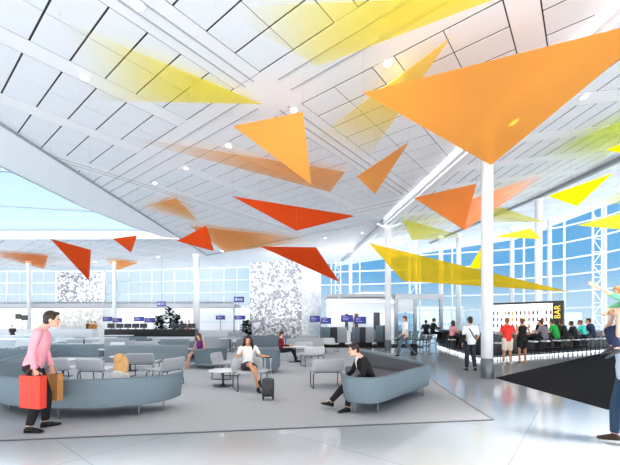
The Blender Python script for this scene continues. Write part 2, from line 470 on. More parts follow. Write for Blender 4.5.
# ================================================================== SETTING
# ---- floor: large polished tiles laid on the same skew grid as the ceiling
UD, VD = V((.627, .779, 0)), V((-.779, .627, 0))
def floormat():
    m = bpy.data.materials.new('polished_tile'); m.use_nodes = True
    nt = m.node_tree; b = nt.nodes['Principled BSDF']
    tc = nt.nodes.new('ShaderNodeTexCoord'); mp = nt.nodes.new('ShaderNodeMapping')
    mp.inputs['Rotation'].default_value = (0, 0, -math.atan2(.779, .627))
    nt.links.new(tc.outputs['Object'], mp.inputs['Vector'])
    sx = nt.nodes.new('ShaderNodeSeparateXYZ'); nt.links.new(mp.outputs[0], sx.inputs[0])
    def joint(sock, pitch, off, w):
        a = nt.nodes.new('ShaderNodeMath'); a.operation = 'SUBTRACT'; a.inputs[1].default_value = off; nt.links.new(sock, a.inputs[0])
        p = nt.nodes.new('ShaderNodeMath'); p.operation = 'PINGPONG'; p.inputs[1].default_value = pitch/2; nt.links.new(a.outputs[0], p.inputs[0])
        c = nt.nodes.new('ShaderNodeMath'); c.operation = 'LESS_THAN'; c.inputs[1].default_value = w; nt.links.new(p.outputs[0], c.inputs[0])
        return c.outputs[0]
    j1 = joint(sx.outputs['X'], 2.2, 1.5, .006); j2 = joint(sx.outputs['Y'], 3.98, .7, .006)
    mx = nt.nodes.new('ShaderNodeMath'); mx.operation = 'MAXIMUM'; nt.links.new(j1, mx.inputs[0]); nt.links.new(j2, mx.inputs[1])
    no = nt.nodes.new('ShaderNodeTexNoise'); no.inputs['Scale'].default_value = .8; no.inputs['Detail'].default_value = 4
    nt.links.new(tc.outputs['Object'], no.inputs['Vector'])
    m1 = nt.nodes.new('ShaderNodeMixRGB'); m1.inputs['Color1'].default_value = lin((172, 177, 183)); m1.inputs['Color2'].default_value = lin((184, 189, 194))
    nt.links.new(no.outputs['Fac'], m1.inputs['Fac'])
    m2 = nt.nodes.new('ShaderNodeMixRGB'); m2.inputs['Color2'].default_value = lin((150, 158, 166)); nt.links.new(m1.outputs[0], m2.inputs['Color1']); nt.links.new(mx.outputs[0], m2.inputs['Fac'])
    nt.links.new(m2.outputs[0], b.inputs['Base Color'])
    b.inputs['Roughness'].default_value = .11; b.inputs['Specular IOR Level'].default_value = .6
    return m
WALL = [(-40, 39.2), (-22.3, 38.8), (-13, 37), (-5, 35.8), (3, 34.5), (9, 33), (14.5, 31.2), (18.5, 29.3), (20.7, 26.6), (21.4, 23.6), (21.5, 18), (21.5, 5)]
WPTS = [V((p.x, p.y, 0)) for p in crom(WALL, 4)]
fpoly = [(p.x, p.y) for p in WPTS]+[(21.5, 2.5), (-40, 2.5)]
struct(MB().prism(fpoly, -.3, 0).build('floor', floormat(), smooth=False))
CARPET = mat('grey_carpet', (184, 187, 192), .95, var=.05, scale=90, bump=.2, spec=.1)
CARPDK = mat('black_carpet', (34, 33, 35), .95, var=.12, scale=90, bump=.2, spec=.1)
cp = [fl(-60, 443.6), fl(493, 420), fl(443, 388), fl(415, 366), (4.2, 16.5), (2.5, 21.5), (-14, 23), (-15, 9)]
cp = [(p[0], p[1]) for p in cp]
r = thing('carpet', 'large pale grey carpet under the curved sofas and lounge chairs', 'carpet', (0, 10, 0))
MB().prism(cp, .0, .008).build('pile', CARPET, r, off=(0, 10, 0), smooth=False)
edge = MB()
for a, b in zip(cp, cp[1:]+cp[:1]): edge.bar((a[0], a[1], .006), (b[0], b[1], .006), .035, .012)
edge.build('edge_trim', mat('trim_grey', (120, 126, 132), .5), r, off=(0, 10, 0), smooth=False)
bc = [fl(495, 378), fl(607, 409.5), (8.2, 5.2), (21, 5.2), (21, 20.8), fl(620, 349)]
r = thing('carpet', 'black carpet on the right in front of the bar stools', 'carpet', (12, 12, 0))
MB().prism([(p[0], p[1]) for p in bc], 0, .008).build('pile', CARPDK, r, off=(12, 12, 0), smooth=False)

# ---- ceiling
def clip(poly, hps):
    for nx, ny, c in hps:                                   # keep nx*x+ny*y <= c
        out = []
        for i in range(len(poly)):
            a, b = poly[i], poly[(i+1) % len(poly)]
            da, db = nx*a[0]+ny*a[1]-c, nx*b[0]+ny*b[1]-c
            if da <= 0: out.append(a)
            if (da < 0) != (db < 0) and da != db:
                t = da/(da-db); out.append((a[0]+(b[0]-a[0])*t, a[1]+(b[1]-a[1])*t))
        poly = out
        if len(poly) < 3: return []
    return poly
UDX, UDY = .6273, .7788
VDX, VDY = -.7788, .6273
def uvrect(u0, u1, v0, v1):
    return [(u*UDX+v*VDX, u*UDY+v*VDY) for u, v in ((u0, v0), (u1, v0), (u1, v1), (u0, v1))]
ADX, ADY = .0998, -.995                                     # along the hinge, towards the viewer
def abrect(a0, a1, b0, b1):
    return [(4.3+a*ADX+b*.995, 19.1+a*ADY+b*.0998) for a, b in ((a0, b0), (a1, b0), (a1, b1), (a0, b1))]
HN = (.995, .1, .995*4.3+.1*19.1)                           # hinge half plane
left_of = lambda d: (HN[0], HN[1], HN[2]+d)
right_of = lambda d: (-HN[0], -HN[1], -HN[2]-d)
MAIN = [(-1, 0, 8.9), (0, -1, -2.2), left_of(-.02), (UDX, UDY, 17.6)]
FARL = [(1, 0, -8.9), (-1, 0, 38), (0, -1, -23.6), (0, 1, 39.0)]
RIGHT = [right_of(.02), (0, -1, -4.0), (1, 0, 21.5), (0, 1, 30.2)]
panels, bands = MB(), MB()
def piece(mb, poly, hps, th=.012):
    q = clip(poly, hps)
    if q: mb.prism(q, lambda x, y: zc(x, y), lambda x, y: zc(x, y)+th)
BAY_U, BAY_V = 9.3, 8.2
for hps in (MAIN, FARL):
    far = hps is FARL
    for iu in range(-2, 5):
        u0 = 6.92+BAY_U*iu; u1 = u0+11*.71
        for iv in range(-4, 6):
            v0 = 6.78+BAY_V*iv
            for k in range(3):
                a = v0+k*2.6
                for j in range(11):
                    p0 = u0+j*.71
                    for h in range(2):
                        piece(panels, uvrect(p0+.02, p0+.71-.02, a+h*1.035+.011, a+h*1.035+1.035-.011), hps)
                if k < 2: piece(bands, uvrect(u0, u1, a+2.085, a+2.585), hps)
            piece(bands, uvrect(u0, u1, v0+7.285, v0+BAY_V-.015), hps)
        piece(bands, uvrect(u1+.02, u0+BAY_U-.02, -40, 60), hps)
# tilted field on the right of the diagonal beam
for ib in range(0, 4):
    b0 = .35+ib*6.2
    for ia in range(-7, 9):
        a0 = ia*1.98+.4
        for j in range(9):
            piece(panels, abrect(a0+.02, a0+1.375, b0+j*.62+.025, b0+j*.62+.595), RIGHT)
        piece(bands, abrect(a0+1.4, a0+1.97, b0+.01, b0+5.58), RIGHT)
    piece(bands, abrect(-16, 20, b0+5.6, b0+6.18), RIGHT)
piece(bands, abrect(-16, 20, 0, .33), RIGHT)
back = MB()
for hps, big in ((MAIN, uvrect(-40, 60, -40, 60)), (FARL, uvrect(-40, 80, -40, 80)), (RIGHT, abrect(-30, 30, 0, 60))):
    q = clip(big, hps)
    if q: back.prism(q, lambda x, y: zc(x, y)+.014, lambda x, y: zc(x, y)+.35)
ceil_o = struct(back.build('ceiling', VOID, smooth=False))
struct(panels.build('ceiling_panel_field', PANEL, ceil_o, smooth=False))
struct(bands.build('ceiling_band', BAND, ceil_o, smooth=False))
sof = MB()
sof.prism([(-8.9, 2.2), (-8.9, 23.6), (-9.1, 23.6), (-9.9, 22.9), (-10.7, 20.5), (-11.25, 17), (-11.3, 13), (-11.3, 2.2)], CEIL-.05, CEIL+.35)
p_u = lambda x: (17.6-UDX*x)/UDY
hx_ = lambda y: (HN[2]-HN[1]*y)/HN[0]
sof.prism([(-8.9, p_u(-8.9)), (4.28, 19.15), (hx_(34.2), 34.2), (-5, 36), (-8.9, 37)], CEIL+.0, CEIL+.35)
sof.prism(clip([(-8.9, 23.6), (-8.9, p_u(-8.9)), (-8.9, p_u(-8.9)+.02), (-8.88, 23.6)], []), CEIL, CEIL+.3)
struct(sof.build('ceiling_soffit', BAND, ceil_o, smooth=False))
far_s = MB().prism([(hx_(30.2), 30.2), (21.5, 30.2), (21.5, 36), (hx_(36), 36)], lambda x, y: zc(x, y), lambda x, y: zc(x, y)+.3)
struct(far_s.build('ceiling_eave', BAND, ceil_o, smooth=False))
# painted shade lines of the rails, and beams under the ceiling
def under(o): return struct(o)
n = 0
def trim(mb, m=None, smooth=False):
    global n; n += 1
    return struct(mb.build('trim_%d' % n, m or BAND, smooth=smooth))
def seg_uv(u0, v0, u1, v1, w, drop):
    q = []
    a, b = V((u0*UDX+v0*VDX, u0*UDY+v0*VDY)), V((u1*UDX+v1*VDX, u1*UDY+v1*VDY))
    d = (b-a).normalized(); nn = V((-d.y, d.x))*w/2
    poly = [tuple(a+nn), tuple(b+nn), tuple(b-nn), tuple(a-nn)]
    poly = clip(poly, [(-1, 0, 8.85), (0, -1, -2.3), left_of(-.3)])
    if poly:
        
        for sgn in (-1, 1):
            q2 = clip([tuple(a+nn*sgn), tuple(b+nn*sgn), tuple(b+nn*sgn-nn*sgn*.09/(w/2)*.5), tuple(a+nn*sgn-nn*sgn*.09/(w/2)*.5)], [(-1, 0, 8.85), (0, -1, -2.3), left_of(-.3)])
            if q2: trim(MB().prism(q2, CEIL-.006, CEIL-.001), mat('reveal_grey', (176, 178, 182), .8))  # flat grey strips paint the shade lines along the rail edges
seg_uv(-3, 6.34, 5.55, 6.34, .34, .035)
seg_uv(6.75, 6.34, 14.8, 6.34, .34, .035)
seg_uv(6.1, -12, 6.1, 5.7, .5, .035); seg_uv(6.1, 6.9, 6.1, 20, .5, .035)
seg_uv(15.45, -6, 15.45, 30, .5, .035)
seg_uv(-3, 14.53, 17, 14.53, .3, .035)
seg_uv(-3, -1.85, 17, -1.85, .3, .035)
# dark shadow-gap lip along the end of the panel field and the skylight edge
lp = MB(); lp.bar((-8.9, p_u(-8.9), CEIL-.02), (4.1, p_u(4.1), CEIL-.02), .1, .1); trim(lp, GREYMET)
lp = MB(); lp.bar((-8.9, 2.3, CEIL-.02), (-8.9, 30, CEIL-.02), .07, .08); trim(lp, GREYMET)
lp = MB(); e = [(-11.3, 2.3), (-11.3, 13), (-11.25, 17), (-10.7, 20.5), (-9.9, 22.9), (-9.1, 23.6)]
lp.tube([(x, y, CEIL-.02) for x, y in e], .05, 6); trim(lp, GREYMET)
lp = MB().b2(-30, -9, 23.45, 23.65, CEIL-.12, CEIL+.4); trim(lp, BAND)
# diagonal spine beam and the hip beam on the right
h0, h1 = V((4.3, 19.1)), V((5.85, 3.6))
bm_ = MB(); bm_.bar((h0.x, h0.y, CEIL-.14), (h1.x, h1.y, CEIL-.14), .5, .3); bm_.bar((h0.x, h0.y, CEIL-.33), (h1.x, h1.y, CEIL-.33), .22, .1)
trim(bm_, WHITE)
bm_ = MB(); bm_.bar((h0.x, h0.y, CEIL-.08), (3.0, 32, CEIL-.08), .22, .2); trim(bm_, GREYMET)
c538 = ce(538, 197, .05, True); c620 = ce(640, 150, .1, True)
bm_ = MB(); bm_.bar(c538, c620, .2, .22); trim(bm_, GREYMET)
bm_ = MB(); bm_.bar(c538, ce(430, 243, .05, True), .16, .16); trim(bm_, GREYMET)
# tubular arms from the far column head up to the beam
# ---- skylight
sk = MB()
for y in (8, 13.2, 18.4): sk.bar((-30, y-2.5, CEIL+.62), (-9.5, y+2, CEIL+.62), .07, .12)
for x in (-30, ): sk.bar((x, 2.4, CEIL+.6), (x, 23.6, CEIL+.6), .12, .2)
w1 = struct(sk.build('window_1', GREYMET, smooth=False))
struct(MB().b2(-30, -8.95, 2.3, 23.6, CEIL+.56, CEIL+.58).build('pane', glass('skylight_glass', (236, 246, 252), .12), w1, smooth=False))
struct(MB().b2(-11.2, -8.95, 2.3, 23.6, CEIL+.36, CEIL+.56).build('kerb', BAND, w1, smooth=False))

# ---- curtain wall, one window per bay
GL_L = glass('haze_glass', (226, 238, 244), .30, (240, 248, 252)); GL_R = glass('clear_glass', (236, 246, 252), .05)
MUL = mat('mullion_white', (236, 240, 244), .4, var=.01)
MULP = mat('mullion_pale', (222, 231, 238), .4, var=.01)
wn = 1
L = [0]
for a, b in zip(WPTS, WPTS[1:]): L.append(L[-1]+(b-a).length)
def wp(t):
    for i in range(len(L)-1):
        if t <= L[i+1]: return WPTS[i].lerp(WPTS[i+1], (t-L[i])/(L[i+1]-L[i]))
    return WPTS[-1].copy()
nb = 30; step = L[-1]/nb
for i in range(nb):
    p, q = wp(i*step), wp((i+1)*step)
    wn += 1
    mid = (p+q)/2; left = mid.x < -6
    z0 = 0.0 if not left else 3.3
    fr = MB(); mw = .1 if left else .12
    d = (q-p).normalized()
    zt = lambda s_: zc(s_.x, s_.y)+.05
    fr.bar((p.x, p.y, z0), (p.x, p.y, zt(p)), .11, .12)
    m2 = (p+q)/2
    if left: fr.bar((m2.x, m2.y, z0), (m2.x, m2.y, zt(m2)), .05, .08)
    zz = z0+.05
    while zz < min(zt(p), zt(q)):
        fr.bar((p.x, p.y, zz), (q.x, q.y, zz), .07, mw); zz += 1.3
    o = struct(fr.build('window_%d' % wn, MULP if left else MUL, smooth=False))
    g = MB(); nn = V((-d.y, d.x, 0))*.01
    g.add([p+nn+V((0, 0, z0)), q+nn+V((0, 0, z0)), q+nn+V((0, 0, zt(q)-z0*0)), p+nn+V((0, 0, zt(p)))], [(0, 1, 2, 3)])
    for k in range(2, 4): pass
    g.v[2].z = zt(q); g.v[3].z = zt(p)
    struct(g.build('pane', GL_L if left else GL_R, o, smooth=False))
# left end of the hall: gallery slab, shop fronts
GAL = mat('gallery_grey', (176, 180, 186), .7, var=.03, scale=3)
struct(MB().prism([(-40, 34.2), (-7.3, 33.2), (-7.3, 36.3), (-13, 37), (-22.3, 38.7), (-40, 39.1)], 2.95, 3.3).build('trim_gallery', GAL, smooth=False))
rl = MB(); rl.bar((-40, 34.2, 3.42), (-7.3, 33.2, 3.42), .12, .16); trim(rl, mat('gallery_lip', (120, 126, 132), .5))
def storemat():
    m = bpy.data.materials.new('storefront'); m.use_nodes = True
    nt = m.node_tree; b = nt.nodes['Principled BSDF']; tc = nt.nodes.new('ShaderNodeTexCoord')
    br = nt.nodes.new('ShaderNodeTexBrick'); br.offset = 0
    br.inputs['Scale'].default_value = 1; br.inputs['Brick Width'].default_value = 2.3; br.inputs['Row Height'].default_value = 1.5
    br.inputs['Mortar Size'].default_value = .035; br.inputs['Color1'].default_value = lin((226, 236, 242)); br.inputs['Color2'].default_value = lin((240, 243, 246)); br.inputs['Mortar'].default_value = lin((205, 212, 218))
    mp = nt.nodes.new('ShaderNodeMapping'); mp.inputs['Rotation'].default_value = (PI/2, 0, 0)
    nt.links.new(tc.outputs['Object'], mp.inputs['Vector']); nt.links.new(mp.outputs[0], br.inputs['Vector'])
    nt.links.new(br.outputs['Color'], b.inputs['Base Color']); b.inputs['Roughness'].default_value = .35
    nt.links.new(br.outputs['Color'], b.inputs['Emission Color']); b.inputs['Emission Strength'].default_value = .22  # glow added to the wall colour to brighten the shop fronts
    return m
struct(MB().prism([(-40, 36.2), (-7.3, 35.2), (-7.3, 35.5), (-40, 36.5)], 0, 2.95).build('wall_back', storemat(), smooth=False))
# ---- ground outside
struct(MB().b2(-160, 160, -60, 260, -4.6, -4.5).build('ground_apron', mat('apron_concrete', (206, 210, 212), .9, scale=.2), smooth=False))
haze = MB()
for i in range(9):
    x = -120+i*34; haze.b2(x, x+22+(i % 3)*5, 170+(i % 2)*14, 186+(i % 2)*14, -4.5, 4.5+(i*7 % 4)*1.6)
    
struct(haze.build('skyline_outside', mat('far_building', (196, 208, 218), .9, scale=.3), smooth=False))

# ================================================================== COLUMNS
def column(label, x, y, r, ztop, mesh_r=None, base=True):
    c = thing('column', label, 'column', (x, y, 0), 0, None)
    MB().lathe([(r, .0), (r, ztop)], n=28).build('shaft', mat('column_paint', (206, 209, 213), .5, var=.015), c)
    if base: MB().lathe([(r+.02, 0), (r+.02, .03), (r+.012, .04), (r+.012, .55), (r+.002, .57)], n=28).build('base_collar', mat('collar_steel', (120, 124, 130), .3, .8), c)
    MB().lathe([(r, ztop-.25), (r+.06, ztop-.2), (r+.06, ztop)], n=28).build('head_ring', WHITE, c)
    return c
p = fl(487, 378); column('thick white column standing nearest, at the tip of the big orange sail', p.x, p.y, .158, zc(p.x, p.y))
p = fl(388, 350); c = column('white column behind the slate sofa on the right', p.x, p.y, .17, CEIL-.25)
arm = MB(); arm.tube([(0, 0, CEIL-.5), (.05, -.6, CEIL-.35), (.14, -1.6, CEIL-.33)], .07); arm.tube([(0, 0, CEIL-.5), (-.6, .1, CEIL-.2)], .06); arm.tube([(0, 0, CEIL-.5), (.7, .1, CEIL-.2)], .06)
arm.build('branch_arm', WHITE, c)
p = at(196.5, 321, 29.6); column('broad white column left of the patterned grey block', p.x, p.y, .27, CEIL, base=False)
column('white column rising behind the lit bottle wall of the bar', 12.85, 19.4, .19, zc(12.85, 19.4))
p = at(114.5, 321, 33); column('slim white column on the left beside the pair of gate screens', p.x, p.y, .17, CEIL, base=False)
p = at(29, 321, 33); column('slim white column at far left above the man in pink', p.x, p.y, .17, CEIL, base=False)
p = at(350.5, 321, 31); column('slim white column behind the gate kiosk', p.x, p.y, .16, CEIL, base=False)
p = at(441, 321, 27); column('slim white column behind the left end of the bar', p.x, p.y, .17, zc(p.x, p.y), base=False)
p = at(458.5, 321, 28); column('slim white column left of the thick near column', p.x, p.y, .2, zc(p.x, p.y), base=False)
p = at(512, 321, 28); column('slim white column right of the thick near column, against the glass', p.x, p.y, .17, zc(p.x, p.y), base=False)
p = at(549.5, 321, 26); column('slim white column to the right of the bar sign, against the glass', p.x, p.y, .15, zc(p.x, p.y), base=False)
def truss(label, x, y, w, ztop):
    c = thing('truss_column', label, 'column', (x, y, 0), 0)
    for sx in (-1, 1): MB().tube([(sx*w/2, 0, 0), (sx*w/2, 0, ztop)], .06, 8).build('chord', WHITE, c)
    z = .3; k = 1; br = MB()
    while z < ztop-.9:
        br.tube([(-k*w/2, 0, z), (k*w/2, 0, z+.85)], .028, 6); br.tube([(-w/2, 0, z), (w/2, 0, z)], .025, 6); z += .85; k = -k
    br.build('lattice', WHITE, c)
p = at(597.5, 321, 23); truss('white lattice truss column at right, behind the waving child', p.x, p.y, .62, zc(p.x, p.y))
p = at(413, 321, 28); truss('white lattice truss column behind the long yellow sail', p.x, p.y, .55, zc(p.x, p.y))
p = at(338, 321, 33); truss('white lattice truss column just right of the patterned block', p.x, p.y, .5, CEIL)

# ---- downlights
LAMP = emit('lamp_glow', (255, 253, 246), 6.0)
def downlight(p, label, r=.09, watt=90, down=0):
    t = thing('downlight', label, 'ceiling light', p, 0, 'round ceiling downlights')
    MB().lathe([(r, .02), (r+.025, .0), (r+.025, -.012), (r-.005, -.018), (r-.01, .0)], n=20).build('trim_ring', WHITE, t)
    MB().lathe([(.001, -.008), (r-.012, -.01), (r-.012, .01), (.001, .012)], n=20).build('lens', LAMP, t)
    l = bpy.data.lights.new('downlight_lamp', 'SPOT'); l.energy = watt; l.spot_size = math.radians(150); l.spot_blend = .6; l.shadow_soft_size = .12; l.color = (1, .98, .95)
    lo = bpy.data.objects.new('lamp', l); COL.objects.link(lo); lo.parent = t; lo.location = (0, 0, -.06)
for (px, py, lab) in ((95, 262, 'small downlight under the far left ceiling, left of the small orange gauze'), (158, 257, 'small downlight under the far left ceiling, right of the small orange gauze'), (222, 251, 'small downlight in the soffit right of the broad white column'), (283, 252, 'small downlight in the soffit above the patterned block'), (352, 250, 'small downlight in the soffit above the gate kiosk')):
    downlight(ce(px, py, .02), lab, .14, 450)
for (px, lab) in ((12, 'leftmost small downlight under the gallery'), (70, 'small downlight under the gallery above the cream screen'), (125, 'small downlight under the gallery above the left gate screens'), (180, 'small downlight under the gallery left of the broad white column')):
    q = at(px, 321, 34.6); q.z = 2.94; downlight(q, lab, .1, 160)  # added lamps, brighten the shop fronts below the gallery
for (px, py, lab, rt) in ((139, 6, 'round downlight at the top left of the ceiling', 0), (85, 78, 'round downlight beside the left end of the yellow gauze', 0),
    (294, 110, 'round downlight at the upper edge of the pale orange triangle', 0), (229, 146, 'round downlight in the white ceiling band left of the pale orange triangle', 0),
    (186, 168, 'round downlight above the thin orange gauze streak', 0), (387.5, 63.5, 'round downlight beside the big yellow gauze, near the top middle', 0), (155, 183, 'small downlight at the end of the left ceiling band', 0),
    (325, 238, 'small downlight in the plain soffit above the lower red sail', 0), (362, 233, 'small downlight in the plain soffit left of the far column', 0),
    (584, 97, 'round downlight right of the big orange sail', 1)):
    downlight(ce(px, py, .085 if py in (6, 78, 168, 110) else .02, bool(rt)), lab)
p = ce(511, 120, .3, True)
t = thing('lantern', 'square lit lamp glowing through the big orange sail', 'ceiling light', (p.x, p.y, zc(p.x, p.y)-.35))
MB().box((0, 0, .02), (.34, .34, .06)).build('housing', WHITE, t, bevel=.01)
MB().box((0, 0, -.02), (.28, .28, .03)).build('lens', LAMP, t)
st_ = MB(); st_.tube([(0, 0, .04), (0, 0, .35)], .02); st_.build('stem', WHITE, t)
# ---- patterned block
def pixmat(dark, light, name, sc=5.0, thr=.45):
    m = bpy.data.materials.new(name); m.use_nodes = True
    nt = m.node_tree; b = nt.nodes['Principled BSDF']; tc = nt.nodes.new('ShaderNodeTexCoord')
    vo = nt.nodes.new('ShaderNodeTexVoronoi'); vo.inputs['Scale'].default_value = sc; nt.links.new(tc.outputs['Object'], vo.inputs['Vector'])
    bw = nt.nodes.new('ShaderNodeSeparateColor'); nt.links.new(vo.outputs['Color'], bw.inputs[0])
    rp = nt.nodes.new('ShaderNodeValToRGB'); rp.color_ramp.interpolation = 'CONSTANT'
    rp.color_ramp.elements[0].color = lin(dark); rp.color_ramp.elements[1].color = lin(light); rp.color_ramp.elements[1].position = thr+.15
    e = rp.color_ramp.elements.new(thr-.15); e.color = lin(tuple((a+c)/2 for a, c in zip(dark, light)))
    nt.links.new(bw.outputs[0], rp.inputs[0]); nt.links.new(rp.outputs[0], b.inputs['Base Color']); b.inputs['Roughness'].default_value = .5
    return m
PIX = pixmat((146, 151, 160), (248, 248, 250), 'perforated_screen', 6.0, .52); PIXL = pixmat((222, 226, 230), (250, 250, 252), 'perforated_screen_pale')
A, B, C = (-5.05, 28.9), (-.64, 27.6), (.95, 29.6)
t = thing('patterned_block', 'tall grey block clad in white speckled perforated screens', 'screen block', (-2, 29, 0))
def wallpan(a, b, z0, z1, th):
    d = V((b[0]-a[0], b[1]-a[1])).normalized(); nn = V((-d.y, d.x))*th
    return MB().prism([a, b, (b[0]+nn.x, b[1]+nn.y), (a[0]+nn.x, a[1]+nn.y)], z0, z1)
for k in range(3):
    a = V(A).lerp(V(B), k/3); b = V(A).lerp(V(B), (k+1)/3-.004)
    wallpan(tuple(a), tuple(b), 0, 6.5, .15).build('front_screen', PIX, t, off=(-2, 29, 0), smooth=False)
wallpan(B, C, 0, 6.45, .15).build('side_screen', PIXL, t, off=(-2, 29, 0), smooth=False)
MB().prism([(-4.9, 29.1), (-.7, 27.85), (.7, 29.6), (-3, 31)], 0, 6.3).build('core', WHITE, t, off=(-2, 29, 0), smooth=False)
p = at(57, 321, 35.5); q = at(104, 321, 35.5)
t = thing('perforated_panel', 'speckled grey screen panel above the gallery, behind the red sail', 'screen panel', (p.x, 35.5, 0))
MB().b2(p.x, q.x, 35.4, 35.55, 3.55, 6.7).build('screen', PIX, t, off=(p.x, 35.5, 0), smooth=False)
fr = MB()
for x in (p.x, q.x): fr.b2(x-.06, x+.06, 35.38, 35.6, 3.3, 6.75)
fr.b2(p.x, q.x, 35.38, 35.6, 6.68, 6.75)
fr.build('frame', WHITE, t, off=(p.x, 35.5, 0), smooth=False)
t = thing('perforated_panel', 'speckled cream screen panel under the gallery, right of the man in pink', 'screen panel', (p.x+.7, 34.6, 0))
PIXG = pixmat((112, 118, 128), (226, 230, 235), 'perforated_screen_deep', 6.0, .52); t0_ = [o for o in bpy.data.objects if o.name == 'screen'][0]; t0_.data.materials[0] = PIXG
PIXC = pixmat((212, 210, 202), (246, 246, 244), 'perforated_screen_cream')
for k in range(2):
    x0 = p.x+1+k*2.15; MB().b2(x0, x0+2.08, 34.55, 34.7, 1.05, 2.75).build('screen', PIXC, t, off=(p.x+.7, 34.6, 0), smooth=False)
MB().b2(p.x+.9, q.x+.05, 34.5, 34.75, 0, 1.05).build('plinth', WHITE, t, off=(p.x+.7, 34.6, 0), smooth=False)

# ================================================================== SAILS
def poly_sail(pts, name, label, m, th=.012, wires=True, right=False, group=None, cat='sail'):
    c = (pts[0]+pts[1]+pts[2])/3
    t = thing(name, label, cat, c, 0, group)
    nn = (pts[1]-pts[0]).cross(pts[2]-pts[0]).normalized()*th/2
    mb = MB(); N = 6
    top, bot, idx = [], [], {}
    mb.add([p-c+nn for p in pts]+[p-c-nn for p in pts], [(0, 1, 2), (5, 4, 3), (0, 3, 4, 1), (1, 4, 5, 2), (2, 5, 3, 0)])
    mb.build('fabric', m(c) if callable(m) else m, t, smooth=False)
    if wires:
        for p in pts:
            zt = zc(p.x, p.y) if p.z < zc(p.x, p.y)-.1 else p.z+.05
            if p.x < -11.3 and p.y < 23.5: zt = CEIL+.5
            MB().tube([p-c, V((p.x, p.y, zt+.03))-c], .0015, 5).build('suspension_wire', GREYMET, t)
    return t
RED = sailmat('sail_red', (192, 70, 28), .05); ORG = sailmat('sail_orange', (238, 186, 104), .5); ORD = sailmat('sail_deep_orange', (228, 156, 84), .45)
TAN = sailmat('sail_tan_orange', (220, 166, 100), .42); YEL = sailmat('sail_ochre_yellow', (238, 214, 78), .68); BRY = sailmat('sail_bright_yellow', (232, 224, 20), .06)
LEM = sailmat('sail_lemon', (248, 240, 90), .45); RED2 = sailmat('sail_left_red', (196, 76, 32), .05)
S = lambda *a: [at(*q) for q in a]
poly_sail(S((363, 93, 7), (672, 15, 5.2), (491, 165, 8)), 'shade_sail', 'biggest orange triangular sail, hung at upper right in front of the thick column', ORG)
poly_sail(S((233, 126, 8.4), (303, 112, 8), (311, 184, 9)), 'shade_sail', 'light orange triangular sail hung near the middle of the ceiling', ORG)
poly_sail(S((356.5, 176.5, 10), (409, 142, 9.5), (375, 194, 10.5)), 'shade_sail', 'slim tan orange sail left of and below the biggest orange sail', TAN)
poly_sail(S((232.5, 196.3, 11), (355, 216, 13), (296.4, 230.7, 11.5)), 'shade_sail', 'long red sail, upper of the two wide red ones in the middle', RED)
poly_sail(S((260, 246.4, 13), (316, 247.4, 14), (339.7, 282.2, 13.5)), 'shade_sail', 'red sail in front of the patterned grey block', RED)
poly_sail(S((177, 241, 13), (206, 225.5, 13.5), (214, 251, 13)), 'shade_sail', 'small red sail above the broad white column', RED)
poly_sail(S((50.6, 238.9, 10), (90.9, 249.9, 11), (89.2, 280.9, 10.5)), 'shade_sail', 'larger red sail hanging under the skylight at left', RED2)
poly_sail(S((112.6, 238.5, 14), (137.3, 235.4, 14.5), (131.2, 252.6, 14)), 'shade_sail', 'smallest red sail, right of the larger one under the skylight', RED2)
poly_sail(S((413.7, 197.8, 12), (476.4, 183.5, 12.5), (464, 230, 13)), 'shade_sail', 'orange sail with a darker overlap, left of the thick near column', ORD)
poly_sail(S((369, 243, 11), (571, 292, 11), (403, 281, 11)), 'shade_sail', 'long see-through ochre yellow sail stretching behind the thick column towards the bar', YEL)
poly_sail(S((547.8, 196, 14), (613, 173, 14), (577, 206, 14)), 'shade_sail', 'bright yellow sail above the lattice truss at right', BRY)
poly_sail(S((577, 225.5, 17), (640, 208, 17), (640, 231, 17)), 'shade_sail', 'pale lemon sail crossing the lattice truss at the right edge', LEM)
poly_sail(S((493.5, 237, 18.5), (530.6, 228, 18.5), (541, 239, 18.5)), 'shade_sail', 'small lemon sail in front of the column behind the bar', LEM)
poly_sail(S((469, 268, 20), (481, 248, 20), (482, 269, 20)), 'shade_sail', 'tiny bright yellow sail just left of the thick near column', BRY)
poly_sail(S((606, 150, 11), (640, 136, 11), (640, 157, 11)), 'shade_sail', 'bright yellow sail corner at the right edge, highest of the yellow ones', BRY)
def tsheet(px, lab, rgb, fade, full, strong=.95, drop=.16, right=False):  # coloured ceiling patches built as hung sheets, tint fading to clear
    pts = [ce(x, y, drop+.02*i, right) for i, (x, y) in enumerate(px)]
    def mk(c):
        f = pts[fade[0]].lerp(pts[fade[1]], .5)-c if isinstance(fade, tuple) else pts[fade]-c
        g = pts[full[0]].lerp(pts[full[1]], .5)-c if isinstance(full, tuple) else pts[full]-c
        return tintmat('gauze_'+lab.split()[0]+str(len(bpy.data.materials)), rgb, f, g, strong)
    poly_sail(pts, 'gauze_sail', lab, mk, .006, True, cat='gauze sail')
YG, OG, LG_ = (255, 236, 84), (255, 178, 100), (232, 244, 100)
tsheet([(262, 104), (60, 20), (72, 100)], 'yellow gauze sail fading to clear, close under the ceiling at upper left', YG, (1, 2), 0)
tsheet([(505, -5), (318, 66), (215, 8)], 'large yellow gauze sail at the top middle, above the biggest orange sail', YG, 2, 0)
tsheet([(450, 38), (362, 166), (305, 146)], 'yellow gauze sail half hidden behind the left corner of the biggest orange sail', (255, 222, 90), 2, 0, .9, .3)
tsheet([(100, 132), (345, 172), (330, 192)], 'long thin orange gauze streak in the middle left of the ceiling', OG, 0, (1, 2), .8)
tsheet([(134, 209), (176, 198), (199, 222)], 'short orange gauze sail beside the skylight edge', OG, 0, 1)
tsheet([(320, 240), (190, 226), (225, 252)], 'orange gauze sail behind the two wide red sails', OG, 0, (1, 2), .9)
tsheet([(-30, 250), (48, 256), (44, 269)], 'orange gauze sail under the far left ceiling', (246, 150, 84), 0, 1)
